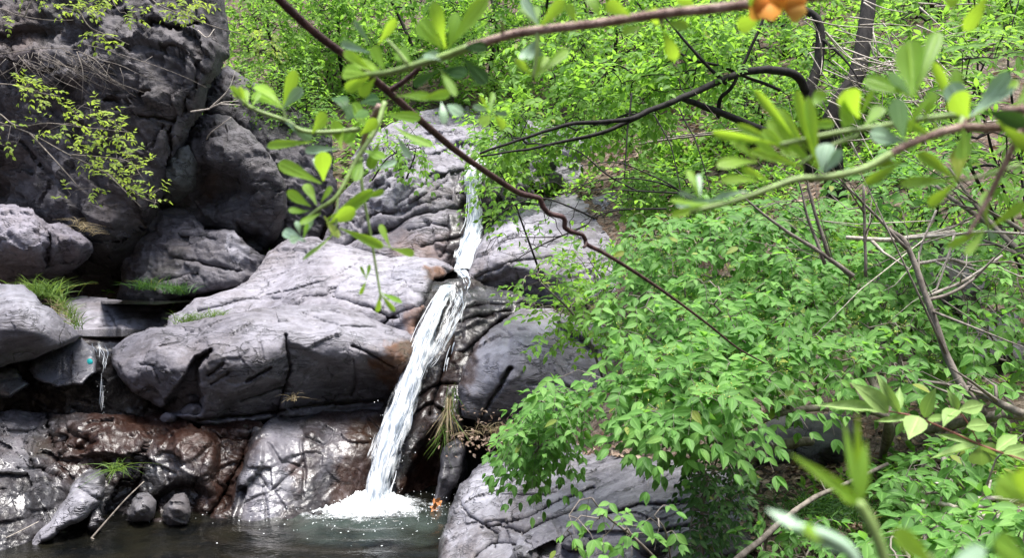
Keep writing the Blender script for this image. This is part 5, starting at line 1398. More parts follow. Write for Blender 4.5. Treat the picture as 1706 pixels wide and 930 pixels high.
bough('leafy_bough', 'long drooping bough with bright leaves running from the top toward the outcrop', [[(220, -60, 7.2), (255, 0, 7.2), (300, 22, 7.2), (360, 45, 7.2), (420, 60, 7.3), (470, 72, 7.4)], [(170, -40, 7.2), (190, 5, 7.2), (200, 20, 7.2)]], [([(165, -10), (200, 0), (195, 10), (170, 10)], 14), ([(278, 0), (345, 5), (340, 26), (285, 24)], 34), ([(210, 18), (245, 20), (240, 32), (215, 30)], 7), ([(400, 50), (480, 55), (480, 90), (420, 80)], 18)], (7.0, 7.4), g, 60, .052, LEAF_BOUGH)

g = np.random.default_rng(63)   # dead rootlets trailing on the cliff
b = P(128, 86, 8.9)
root = empty('dead_rootlets', b, 'tangle of dry grey rootlets trailing down the cliff face', 'dead branch')
st = MB()
for _ in range(80):
    x, y = g.normal(95, 48), g.normal(98, 9)
    dx, ln = g.normal(.6, 1.0), g.uniform(15, 62)
    pts = [(x, y, 8.85), (x + dx * ln * .4 + g.normal(0, 5), y + ln * .35, 8.80), (x + dx * ln * .7 + g.normal(0, 6), y + ln * .7, 8.82), (x + dx * ln + g.normal(0, 6), y + ln, 8.9)]
    st.tube(smooth_path([P(*p) for p in pts], 4), np.linspace(.0036, .0014, 13), 4)
for pts in ([(130, 85, 8.8), (160, 100, 8.75), (185, 130, 8.75), (212, 148, 8.85)], [(30, 92, 8.9), (55, 120, 8.85), (85, 145, 8.85)], [(128, 86, 8.8), (138, 120, 8.75), (136, 172, 8.8)], [(0, 90, 9), (70, 80, 8.85), (130, 82, 8.8)]):
    st.tube(smooth_path([P(*p) for p in pts], 5), np.linspace(.006, .0025, len(smooth_path([P(*p) for p in pts], 5))), 5)
st.build('rootlet_wood', BARK_GREY, root)
g = np.random.default_rng(64)
b = P(318, 186, 9.0)
root = empty('dead_twig', b, 'pale leafless twig sticking out of the hollow beside the cliff edge', 'dead branch')
st = MB()
for pts in ([(318, 186, 9.3), (345, 182, 9.1), (350, 180, 9.1), (365, 173, 9.0), (372, 170, 9.0), (398, 168, 9.0)], [(350, 180, 9.1), (380, 150, 9.0), (392, 118, 9.0)], [(365, 173, 9.0), (400, 175, 9.0)]):
    q = smooth_path([P(*p) for p in pts], 5)
    st.tube(q, np.linspace(.011, .004, len(q)), 5)
st.build('twig_wood', BARK_PALE, root)
for lab, pts in (('short pale twig bent over the top of the black boulder', [(344, 232, 9.75), (350, 222, 9.6), (372, 205, 9.5), (385, 195, 9.5)]), ('little hooked pale twig high on the dark cliff', [(330, 50, 9.25), (345, 62, 9.15), (357, 48, 9.25)])):
    st = MB()
    q = smooth_path([P(*p) for p in pts], 5)
    st.tube(q, np.linspace(.009, .004, len(q)), 5)
    tag(st.build('dead_twig', BARK_PALE), lab, 'dead branch')

# ------------------------------------------------------------------ dead wood and twigs in the right thicket
def dead_branch(lab, lines, mat=BARK_PALE, side=0, seed=0, name='dead_branch', cat='dead branch'):
    g = np.random.default_rng(seed)
    root = empty(name, P(*lines[0][0][:3]), lab, cat, 'dead branches in the thicket')
    st = MB()
    for l in lines:
        r0, r1 = l[-1]
        q = smooth_path([P(*p) for p in l[:-1]], 6)
        q = q + .008 * np.stack([noise3(q * 9, 1), noise3(q * 9, 2), noise3(q * 9, 3)], -1)
        st.tube(q, np.linspace(r0, r1, len(q)) * (1 + .2 * noise3(q * 30, 4)), 7)
        for _ in range(side):
            k = g.integers(1, len(q) - 1)
            dv = unit(q[k] - q[k - 1]) + g.normal(0, .8, 3)
            ln = g.uniform(.06, .3)
            st.tube([q[k], q[k] + dv * ln * .5 + g.normal(0, .02, 3), q[k] + dv * ln], [r1 * .7, r1 * .5, r1 * .25], 4)
    st.build('branch_wood', mat, root)
dead_branch('long grey leaning branch rising through the right of the shrub', [[(1640, 690, 2.9), (1590, 620, 2.95), (1545, 500, 3.0), (1510, 410, 3.05), (1480, 380, 3.1), (.016, .008)], [(1545, 500, 3.0), (1600, 480, 3.0), (1660, 430, 3.0), (.008, .004)], [(1510, 415, 3.0), (1440, 340, 3.0), (1390, 290, 3.0), (.007, .003)], [(1706, 690, 2.8), (1660, 668, 2.85), (1615, 640, 2.95), (.016, .011)]], BARK_GREY, 5, 1)
dead_branch('thick brown fallen branch crossing the lower right thicket', [[(1760, 700, 3.2), (1680, 690, 3.2), (1600, 705, 3.3), (1540, 720, 3.4), (.025, .018)]], BARK_GREY, 2, 2)
dead_branch('short weathered log lying under the shrub beside the leaf litter', [[(1240, 768, 3.7), (1270, 752, 3.75), (1325, 738, 3.8), (1350, 735, 3.85), (.030, .022)]], BARK_GREY, 1, 3, 'fallen_log', 'log')
dead_branch('bleached broken branch lying at the right above the oval-leaved shrub', [[(1500, 832, 2.6), (1570, 840, 2.6), (1620, 855, 2.55), (1680, 870, 2.5), (.006, .011)], [(1610, 846, 2.55), (1640, 850, 2.55), (1676, 866, 2.5), (.012, .010)], [(1570, 750, 2.9), (1580, 790, 2.85), (1585, 810, 2.8), (.014, .011)], [(1620, 832, 2.6), (1670, 830, 2.6), (.009, .007)]], BARK_PALE, 3, 4)
dead_branch('curved brown branch arching over the mossy stone', [[(1225, 935, 2.6), (1290, 880, 2.7), (1340, 840, 2.8), (1400, 810, 2.9), (1480, 775, 3.0), (.011, .007)]], BARK_GREY, 1, 5)
dead_branch('pair of pale crossing branches in the dark gap of the shrub', [[(1410, 395, 3.6), (1470, 400, 3.6), (1530, 395, 3.6), (1590, 388, 3.6), (.010, .013)], [(1530, 440, 3.5), (1580, 432, 3.5), (1610, 440, 3.5), (.008, .008)], [(1550, 495, 3.3), (1610, 465, 3.3), (1670, 425, 3.3), (.008, .005)], [(1560, 350, 3.4), (1540, 400, 3.4), (1530, 435, 3.4), (.005, .004)], [(1590, 390, 3.3), (1570, 460, 3.3), (1560, 490, 3.3), (.005, .003)]], BARK_PALE, 4, 6)
dead_branch('fan of brown fallen stems sloping in from the right edge', [[(1760, 440, 3.5), (1690, 400, 3.6), (1600, 340, 3.7), (1560, 310, 3.8), (.015, .008)], [(1760, 420, 3.5), (1680, 370, 3.6), (1600, 325, 3.7), (.012, .006)], [(1760, 452, 3.4), (1700, 425, 3.5), (1640, 400, 3.6), (.012, .006)], [(1700, 420, 3.4), (1640, 360, 3.6), (1580, 280, 3.7), (.012, .006)]], BARK_GREY, 5, 7)
dead_branch('upright thin grey sticks standing in the middle of the shrub', [[(1442, 460, 3.0), (1440, 380, 3.0), (1438, 310, 3.0), (.006, .005)], [(1375, 440, 3.0), (1345, 360, 3.0), (1330, 300, 3.0), (.007, .003)], [(1420, 460, 3.0), (1380, 430, 3.0), (1290, 370, 3.0), (1240, 330, 3.0), (.011, .003)], [(1382, 430, 3.0), (1350, 330, 3.0), (1345, 300, 3.0), (.008, .003)]], BARK_GREY, 4, 8)
g = np.random.default_rng(71)
root = empty('dead_brush', P(1480, 180, 6.0), 'heap of bleached tangled dead twigs beside the black trunk', 'dead branch')
st = MB()
for _ in range(150):
    x, y, d = g.uniform(1340, 1620), g.normal(120, 58), g.uniform(5.6, 6.6)
    a, ln = g.normal(.5, .55), g.uniform(30, 130)
    pts = [(x, y, d), (x + math.cos(a) * ln * .5 + g.normal(0, 5), y + math.sin(a) * ln * .5 + g.normal(0, 6), d + g.normal(0, .1)), (x + math.cos(a) * ln, y + math.sin(a) * ln, d + g.normal(0, .2))]
    q = smooth_path([P(*p) for p in pts], 4)
    st.tube(q, np.linspace(g.uniform(.004, .009), .002, len(q)), 4)
st.build('brush_wood', BARK_PALE, root)
dead_branch('two thin dead poles lying across the leaf-littered bank', [[(1065, 240, 7.6), (1130, 230, 7.7), (1200, 222, 7.8), (1250, 215, 7.9), (.012, .008)], [(1100, 230, 7.8), (1170, 222, 7.9), (1240, 212, 8.0), (.010, .006)]], BARK_GREY, 2, 9)

# fallen leaves
def litter(name_region, n, g, dr=None):
    out = []
    for poly, k in name_region:
        poly = np.asarray(poly, float)
        out.append(poly)
    return out
g = np.random.default_rng(73)
lm = MB()
def scatter_litter(n, cx, cy, sx, sy, size, lift=.02):
    x = g.normal(cx, sx, n); y = g.normal(cy, sy, n)
    z = ground_z(x, y) + g.uniform(.0, lift, n)
    t = unit(np.stack([g.normal(0, 1, n), g.normal(0, 1, n), g.normal(0, .35, n)], -1))
    nn = np.stack([g.normal(0, .45, n), g.normal(0, .45, n) - .2, np.ones(n)], -1)
    add_leaves(lm, np.stack([x, y, z], -1), t, nn, g.uniform(.6, 1.3, n) * size, g.uniform(0, 1, n), 'simple', g.uniform(.6, 1.4, n))
for px, py, d, n, sx, sy, s in [(1330, 800, 3.8, 1500, .28, .35, .04), (1000, 725, 5.3, 500, .18, .25, .05), (1120, 240, 9.3, 1500, .9, 1.0, .07), (1240, 190, 9.6, 900, .6, .9, .07), (1450, 830, 3.4, 700, .3, .3, .04), (1600, 830, 3.3, 600, .3, .3, .04), (1450, 150, 8.5, 700, 1.0, .8, .07), (1300, 60, 12.5, 700, 1.6, 1.2, .08)]:
    p = P(px, py, d)
    scatter_litter(n, p[0], p[1], sx, sy, s)
tag(lm.build('leaf_litter', LITTER), 'brown fallen leaves lying on the banks', None, None, 'stuff')
lm = MB()   # leaves and straw caught beside the fall
for px, py, d, n, s in [(800, 732, 6.0, 150, .035), (770, 690, 6.35, 40, .03), (860, 705, 6.2, 40, .035)]:
    c = P(px, py, d)
    pos = c + g.normal(0, 1, (n, 3)) * [.14, .12, .05]
    add_leaves(lm, pos, g.normal(0, 1, (n, 3)), g.normal(0, .5, (n, 3)) + [0, -.4, 1], g.uniform(.5, 1.3, n) * s, g.uniform(0, 1, n), 'simple')
tag(lm.build('fallen_leaves', LITTER), 'dry leaves caught in the cleft beside the round boulder', None, None, 'stuff')

# low green growth on the slopes
g = np.random.default_rng(79)
lm = MB()
N = 9000
x = g.uniform(-6, 9, N); y = g.uniform(9.5, 22, N)
x2 = g.uniform(1.2, 4.2, 5000); y2 = g.uniform(2.6, 9.5, 5000)
x3 = g.uniform(4.0, 10, 5000); y3 = g.uniform(1.5, 10.5, 5000)
x, y = np.concatenate([x, x2, x3]), np.concatenate([y, y2, y3])
keep = fbm(np.stack([x * .9, y * .9, 0 * x], -1), 3, 15) > -.08
x, y = x[keep], y[keep]
z = ground_z(x, y)
dv = np.stack([g.normal(0, .5, len(x)), g.normal(-.3, .5, len(x)), np.ones(len(x))], -1)
far = sstep(4, 14, y)
sprays(lm, None, np.stack([x, y, z], -1), dv, .10 + .14 * far, 2, .055 + .075 * far, g, 'simple', droop=.3, tone=(.1, .8))
tag(lm.build('ground_cover', LEAF_MID), 'low green plants covering the slopes', None, None, 'stuff')

# ------------------------------------------------------------------ grass
def tuft(name, lab, px, py, d, n, h, mat, g, spread=.08, lean=(0, 0, 0), curl=.5, group=None, px2=None, dead=0):
    m = MB()
    c = P(px, py, d)
    for k in range(n):
        b = c + g.normal(0, spread, 3) * [1, .6, .15]
        if px2 is not None:
            f = g.uniform(0, 1)
            b = P(px + (px2[0] - px) * f, py + (px2[1] - py) * f, d + (px2[2] - d) * f) + g.normal(0, .02, 3)
        dv = unit(np.array([g.normal(0, .5), g.normal(0, .5), 1.0]) + lean)
        L = h * g.uniform(.55, 1.2)
        out = np.array([dv[0], dv[1], 0]) + g.normal(0, .2, 3) * [1, 1, 0]
        t = np.linspace(0, 1, 6)[:, None]
        pts = b + dv * L * t + (out * curl - np.array([0, 0, curl * .7])) * L * t ** 2.2
        w = .0045 * h / .25 * g.uniform(.7, 1.3) * (1 - t[:, 0] ** 1.5) + .0003
        s = unit(np.cross(dv, g.normal(0, 1, 3)))
        v = np.concatenate([pts - s * w[:, None], pts + s * w[:, None]])
        i6 = np.arange(5)
        m.add(v, np.stack([i6, i6 + 1, i6 + 7, i6 + 6], 1), rnd=g.uniform(0, 1), across=.6)
    return tag(m.build(name, mat), lab, 'grass', group)
g = np.random.default_rng(81)
TG = 'grass tufts on the rocks'
tuft('grass_tuft', 'thick bright grass tuft standing behind the smooth left boulder', 68, 492, 7.6, 190, .26, GRASS, g, .10, group=TG)
tuft('grass_tuft', 'trailing half-dry grass patch running down behind the smooth left boulder', 95, 500, 7.5, 200, .17, GRASS, g, .05, group=TG, px2=(132, 550, 7.15))
tuft('grass_tuft', 'straw-coloured patch under the bright tuft by the left boulder', 85, 505, 7.4, 90, .12, STRAW, g, .06, group=TG, px2=(125, 540, 7.2))
tuft('grass_tuft', 'dark drooping grass tuft hanging at the cave mouth', 250, 482, 9.3, 120, .24, LEAF_DARK, g, .09, (0, -.1, 0), .6, TG)
tuft('grass_tuft', 'second drooping grass tuft at the cave mouth nearer the pale slab', 296, 488, 9.1, 120, .22, LEAF_DARK, g, .08, (0, -.1, 0), .6, TG)
tuft('grass_tuft', 'low fresh grass strip growing in the joint behind the biggest boulder', 295, 541, 7.35, 240, .15, GRASS, g, .04, group=TG, px2=(375, 530, 7.4))
tuft('grass_tuft', 'small yellow-green tuft drooping from the wet brown apron', 195, 785, 5.82, 60, .20, GRASS, g, .03, (0, -.3, -.1), 1.0, TG)
tuft('grass_tuft', 'long dry grass hanging down beside the brown chute', 752, 655, 6.35, 48, .32, STRAW, g, .018, (-.1, -.3, -2.6), .12, TG, px2=(742, 690, 6.35))
tuft('grass_tuft', 'green blades sprouting from the hanging dry grass beside the chute', 758, 640, 6.35, 40, .2, GRASS, g, .02, (-.1, -.3, -2.0), .25, TG, px2=(735, 740, 6.3))
tuft('grass_tuft', 'straggly dry tuft in the crack of the biggest boulder', 487, 668, 6.5, 26, .16, STRAW, g, .02, (0, -.2, -.2), .8, TG)
tuft('grass_tuft', 'dim grass clump growing under the shrub by the curved branch', 1380, 860, 3.1, 260, .17, LEAF_DARK, g, .12, (0, -.1, 0), .8, TG)
tuft('grass_tuft', 'flattened straw patch at the foot of the round boulder', 830, 722, 6.05, 110, .14, STRAW, g, .1, (0, -.3, -.3), .8, TG)
tuft('grass_tuft', 'fallen straw in the hollow on top of the lilac rock bulge', 125, 370, 8.95, 70, .16, STRAW, g, .06, (.2, -.2, -.3), .8, TG, px2=(155, 392, 8.9))

# ------------------------------------------------------------------ small things by the water
m = MB()
q = smooth_path([P(x, y, d) for x, y, d in [(152, 898, 5.42), (178, 868, 5.5), (210, 832, 5.6), (240, 803, 5.72)]], 6)
m.tube(q, np.linspace(.007, .0045, len(q)) * (1 + .15 * noise3(q * 25, 2)), 7)
q = smooth_path([P(x, y, d) for x, y, d in [(152, 897, 5.42), (165, 903, 5.38), (184, 905, 5.35)]], 4)
m.tube(q, np.linspace(.006, .003, len(q)), 5)
tag(m.build('stick', BARK_GREY), 'grey bare stick leaning from the pool against the wet apron', 'stick')
m = MB()
q = smooth_path([P(x, y, d) for x, y, d in [(10, 897, 5.2), (35, 885, 5.25), (64, 870, 5.35)]], 5)
m.tube(q, np.linspace(.004, .003, len(q)), 5)
tag(m.build('stick', BARK_PALE), 'thin straw-like stick lying on the wet rock left of the tongue rock', 'stick')
m = MB()
c = P(150, 603, 6.55)
g = np.random.default_rng(5)
ring = [[-.026, 0, .016], [-.006, -.004, .025], [.014, 0, .018], [.026, -.006, -.004], [.016, 0, -.02], [-.008, -.006, -.022], [-.024, 0, -.008]]
v = np.array([[0, -.012, 0]] + ring) + c
idx = np.arange(7)
m.add(np.concatenate([v, v + [0, .004, 0]]), [np.stack([np.zeros(7, int), idx + 1, (idx + 1) % 7 + 1], 1), np.stack([np.full(7, 8), (idx + 1) % 7 + 9, idx + 9], 1)])
tag(m.build('plastic_scrap', CYAN, smooth=False), 'crumpled cyan plastic scrap stuck on the wet block by the trickle', 'litter')
m = MB()
for _ in range(26):
    c = P(g.normal(728, 5), g.normal(852, 12), 6.1)
    add_leaves(m, c[None] + g.normal(0, .02, (1, 3)), g.normal(0, 1, (1, 3)), np.array([[0, -.7, .7]]) + g.normal(0, .4, (1, 3)), [.07], [.9], 'simple')
k = NT('rust_leaf'); r_ = k.attr('rnd')
RUST = k.done(k.principled(k.mix(k.noise(40, 3, .6), (.30, .09, .025), (.55, .26, .10)), .5, None, .3))
tag(m.build('wet_leaves', RUST), 'rust-orange wet leaves stuck in the cleft beside the pool', None, None, 'stuff')

# ------------------------------------------------------------------ the dark vine
VP = [(425, -45, .98), (457, -10, 1.0), (520, 50, 1.05), (580, 96, 1.1), (640, 146, 1.15), (700, 200, 1.25), (760, 251, 1.35), (820, 293, 1.45), (862, 320, 1.52), (886, 327, 1.55), (899, 331, 1.56), (905, 345, 1.57), (916, 356, 1.58), (936, 361, 1.59), (941, 368, 1.595), (941, 379, 1.6), (952, 386, 1.61), (969, 391, 1.62), (975, 399, 1.63), (979, 408, 1.635),
      (1010, 424, 1.66), (1060, 455, 1.72), (1120, 496, 1.8), (1180, 541, 1.9), (1230, 581, 2.0), (1275, 606, 2.15)]
root = empty('vine', P(1275, 606, 2.15), 'dark twisted vine running diagonally from the top edge into the shrub', 'vine')
m = MB()
q = smooth_path([P(*p) for p in VP], 6)
k = np.linspace(0, 1, len(q))
m.tube(q, np.interp(k, [0, .3, .55, .8, 1], [.0058, .0056, .0050, .0042, .0020]) * (1 + .12 * noise3(q * 60, 3)), 9)
m.build('stem', BARK_RED, root)
for pts in ([(650, 150, 1.16), (675, 134, 1.15), (700, 112, 1.13)], [(977, 404, 1.63), (975, 410, 1.625), (972, 412, 1.62)]):
    m = MB()
    q = smooth_path([P(*p) for p in pts], 5)
    m.tube(q, np.linspace(.0042, .003, len(q)), 7)
    m.build('side_twig', BARK_RED, root)

# ------------------------------------------------------------------ blurred sprigs close to the camera
def sprig(lab, stems, leaves, seed, name='sprig', cat='sprig', kind='spoon', mat=LEAF_SPRIG, group='blurred sprigs close to the viewer'):
    """stems: ([(px,py,d)...], r0, r1, material); leaves: (base px, base py, tip px, tip py, width px, d, tone[, 'pale'])"""
    g = np.random.default_rng(seed)
    root = empty(name, P(*stems[0][0][0]), lab, cat, group)
    for pts, r0, r1, mt in stems:
        q = smooth_path([P(*p) for p in pts], 6)
        m = MB()
        m.tube(q, np.linspace(r0, r1, len(q)) * (1 + .06 * noise3(q * 120, 3)), 9)
        m.build('stem', mt, root)
    for lf in leaves:
        bx, by, tx, ty, w, d, tone = lf[:7]
        dz = g.uniform(-.02, .02) * d / .6
        a = P(bx, by, d)
        b = P(tx, ty, d + dz)
        L = np.linalg.norm(b - a)
        Lpx = math.hypot(tx - bx, ty - by)
        m = MB()
        view = unit(np.array([0, 0, CAM_H]) - a)
        nn = view + g.normal(0, .22, 3) + np.array([0, 0, .25])
        kd = lf[8] if len(lf) > 8 else kind
        wid = np.clip((.78 if d < 1 and kd == 'spoon' else .9) * w / (2 * _TPL[kd][0][:, 0].max() * Lpx), .35, 2.6)
        add_leaves(m, a[None], (b - a)[None], nn[None], [L], [tone + g.normal(0, .08)], lf[8] if len(lf) > 8 else kind, wid)
        v = m.v[0]                                                   # a short stalk and a gentle lengthwise bend
        s = np.clip((v - a) @ unit(b - a) / L, 0, 1)
        m.v[0] = v + (nn / np.linalg.norm(nn))[None] * (g.normal(0, .08) * L * np.sin(np.pi * s))[:, None]
        lo = m.build('leaf', LEAF_GLARE_PAINT if len(lf) > 7 and lf[7] == 'pale' else (LEAF_DARK if len(lf) > 7 and lf[7] == 'dark' else mat), root)
        if len(lf) > 7 and lf[7] == 'pale': lo['label'] = 'leaf with pale bluish glare put into its colour'
    return root

# left drooping sprig
sprig('drooping fresh green sprig hanging over the outcrop and pale slab',
      [([(641, 170, .80), (626, 216, .79), (595, 264, .78), (563, 325, .77), (529, 350, .77), (507, 368, .77), (498, 384, .77)], .0027, .0014, STEM_GREEN),
       ([(600, 215, .78), (552, 220, .77), (505, 218, .76), (476, 201, .76), (420, 180, .755), (388, 152, .75)], .0024, .0015, STEM_GREEN),
       ([(600, 262, .80), (604, 316, .80), (616, 383, .80), (633, 487, .80), (634, 500, .80)], .0018, .0010, STEM_GREEN),
       ([(476, 201, .76), (472, 180, .76)], .0014, .001, STEM_GREEN), ([(563, 325, .77), (560, 384, .765)], .0010, .0008, STEM_GREEN), ([(617, 405, .80), (652, 413, .80)], .0009, .0007, STEM_GREEN), ([(633, 176, .8), (610, 220, .82), (598, 270, .84)], .0040, .002, TWIG_PINK)],
      [(471, 180, 492, 117, 27, .76, .7), (471, 180, 503, 147, 22, .75, .55, 'pale'), (470, 178, 423, 140, 20, .76, .95), (470, 180, 419, 154, 20, .77, .7), (405, 166, 386, 143, 12, .75, .9), (408, 170, 398, 146, 11, .75, .8), (412, 174, 410, 148, 10, .75, .8), (398, 160, 384, 152, 8, .75, .9), (420, 178, 432, 152, 9, .75, .8),
       (476, 203, 520, 232, 24, .755, .4, 'pale'), (522, 236, 442, 242, 18, .755, .75), (520, 222, 543, 191, 26, .76, .7), (569, 250, 556, 200, 26, .765, .8), (566, 247, 507, 250, 18, .76, .55, 'pale'), (536, 306, 462, 270, 28, .76, .8), (539, 301, 537, 254, 32, .765, .75), (540, 300, 524, 262, 16, .77, .6, 'pale'),
       (518, 344, 479, 318, 24, .77, .75), (516, 351, 480, 347, 14, .77, .6), (527, 341, 508, 305, 17, .765, .85), (535, 338, 552, 313, 15, .77, .8), (560, 384, 501, 431, 27, .76, .75), (566, 380, 640, 412, 22, .77, .7), (545, 366, 622, 317, 24, .78, .6), (548, 372, 590, 350, 22, .775, .7), (510, 403, 470, 384, 16, .765, .6, 'pale'), (505, 395, 520, 362, 15, .765, .5, 'pale'),
       (500, 392, 494, 368, 13, .765, .5, 'pale'), (500, 396, 483, 400, 12, .765, .4, 'pale'), (505, 400, 512, 372, 10, .762, .6), (535, 355, 500, 372, 14, .77, .7), (540, 360, 565, 395, 16, .775, .7), (650, 412, 633, 373, 14, .80, .7), (652, 414, 691, 423, 17, .80, .85), (633, 490, 629, 521, 12, .80, .6), (634, 490, 658, 520, 11, .80, .65), (634, 488, 668, 503, 8, .80, .5), (610, 465, 600, 443, 7, .81, .6), (610, 465, 616, 440, 8, .81, .6), (610, 468, 600, 492, 9, .81, .6),
       (580, 195, 560, 160, 24, .79, .3, 'dark'), (600, 172, 634, 165, 22, .80, .2, 'dark'), (590, 195, 578, 184, 14, .79, .3, 'pale'), (590, 196, 612, 186, 10, .79, .3, 'pale'), (600, 200, 575, 238, 24, .79, .25), (632, 236, 616, 282, 26, .80, .2), (660, 224, 684, 264, 16, .80, .4, 'pale'), (622, 283, 662, 267, 11, .80, .4, 'pale'), (604, 262, 592, 300, 16, .79, .4), (605, 250, 640, 262, 18, .80, .5), (612, 215, 585, 170, 26, .80, .45), (640, 190, 700, 196, 24, .82, .5), (655, 210, 720, 242, 20, .83, .75), (600, 225, 628, 200, 22, .79, .5), (590, 250, 570, 215, 20, .79, .35),
       (603, 330, 640, 318, 14, .80, .5), (606, 340, 575, 360, 14, .80, .5)], 91)

# top twig with flower
flower_root = sprig('brown arching twig with a thorn, bright leaf clusters and an orange flower across the top',
      [([(1420, -14, .52), (1290, 1, .53), (1262, 5, .53), (1180, 15, .54), (1100, 23, .55), (1000, 38, .56), (900, 50, .57), (850, 58, .58), (780, 79, .58)], .0036, .0031, TWIG_PINK), ([(780, 79, .58), (740, 94, .585), (700, 106, .59), (650, 120, .6), (600, 125, .61)], .0030, .0020, STEM_GREEN),
       ([(679, 106, .59), (660, 82, .59), (645, 66, .59)], .0016, .001, STEM_GREEN), ([(838, 57, .58), (835, 27, .57)], .0013, .0003, TWIG_PINK), ([(896, 52, .57), (894, 90, .57), (888, 130, .57)], .0018, .0012, STEM_GREEN), ([(1100, 23, .55), (1104, 46, .55)], .0014, .001, TWIG_PINK)],
      [(740, 82, 697, 34, 40, .57, .6), (742, 80, 722, 4, 32, .575, .5), (745, 82, 812, -8, 34, .57, .55), (748, 80, 760, 20, 26, .565, .6), (771, 80, 811, 80, 22, .58, .1, 'dark'), (771, 95, 812, 138, 36, .585, .1, 'dark'), (732, 116, 686, 140, 22, .59, .2, 'dark'), (735, 116, 777, 121, 22, .59, .2, 'dark'), (734, 116, 759, 158, 14, .59, .6), (735, 116, 748, 150, 14, .595, .3), (735, 100, 705, 92, 16, .58, .3, 'pale'),
       (620, 118, 573, 86, 24, .60, .9), (610, 124, 570, 118, 30, .60, .9), (615, 128, 575, 150, 26, .60, .85), (640, 122, 590, 100, 22, .60, .95), (625, 130, 600, 160, 24, .61, .85), (619, 76, 590, 34, 15, .61, .2, 'pale'), (630, 74, 659, 32, 18, .61, .3), (618, 88, 566, 70, 14, .61, .4, 'pale'), (640, 116, 621, 76, 25, .60, .6), (685, 104, 662, 84, 18, .6, .3), (690, 104, 730, 86, 16, .6, .4, 'pale'), (660, 160, 720, 160, 20, .62, .5), (700, 165, 750, 155, 22, .62, .75), (735, 170, 740, 205, 16, .63, .4, 'pale'), (745, 175, 770, 190, 16, .63, .4, 'pale'),
       (894, 40, 879, 8, 28, .57, .3), (898, 42, 870, -6, 20, .57, .4, 'pale'), (900, 44, 940, 0, 30, .57, .75), (905, 40, 930, 12, 22, .57, .6), (894, 62, 866, 97, 20, .57, .3, 'pale'), (892, 66, 880, 98, 18, .565, .2, 'pale'), (890, 130, 900, 86, 16, .57, .85), (892, 130, 948, 80, 18, .57, .8), (888, 128, 860, 100, 16, .575, .7), (890, 128, 912, 92, 15, .57, .85), (893, 72, 902, 96, 12, .57, .3, 'pale'),
       (815, 185, 788, 176, 14, .60, .4, 'pale'), (818, 188, 846, 190, 12, .60, .4, 'pale'), (815, 185, 822, 152, 9, .6, .5), (818, 192, 800, 206, 13, .60, .9), (822, 192, 842, 214, 16, .60, .9), (815, 186, 800, 160, 8, .6, .5),
       (1093, 12, 1084, 36, 28, .55, .35), (1075, 46, 1036, 54, 18, .55, .3), (1110, 38, 1146, 44, 20, .55, .35), (1105, 50, 1126, 100, 28, .55, .3), (1050, 25, 1010, 5, 30, .55, .6), (1000, 30, 980, -6, 26, .56, .6), (960, 38, 945, 5, 24, .56, .35), (1160, 15, 1130, -10, 26, .55, .5), (1270, 28, 1228, 46, 34, .53, .55), (1275, 10, 1250, -14, 30, .53, .8), (1650, -16, 1608, 52, 36, .50, .15), (1600, -14, 1580, 10, 30, .5, .4)], 92)
m = MB()   # flower of folded petals
g = np.random.default_rng(15)
for k in range(9):
    c = P(1296 + g.normal(0, 12), 12 + g.normal(0, 6), .525)
    a = g.uniform(0, 6.28)
    t = np.array([math.cos(a), -.5, math.sin(a) * .8])
    u_ = np.linspace(-1, 1, 7); v_ = np.linspace(0, 1, 6)
    U, V_ = np.meshgrid(u_, v_)
    s = unit(np.cross(t, [0, 1, .2])); nn = np.cross(s, unit(t))
    R = .0125 * g.uniform(.8, 1.2)
    wd = np.sin(np.pi * np.clip(V_ * .86 + .12, 0, 1)) * .62
    pts = c + R * (V_[..., None] * unit(t) + (U * wd)[..., None] * s + (.55 * (U * wd) ** 2 + .25 * V_ ** 2)[..., None] * nn)
    ii = np.arange(42).reshape(6, 7)
    m.add(pts, np.stack([ii[:-1, :-1], ii[:-1, 1:], ii[1:, 1:], ii[1:, :-1]], -1).reshape(-1, 4), rnd=g.uniform(0, 1), across=.6)
m.build('flower', PETAL, flower_root)

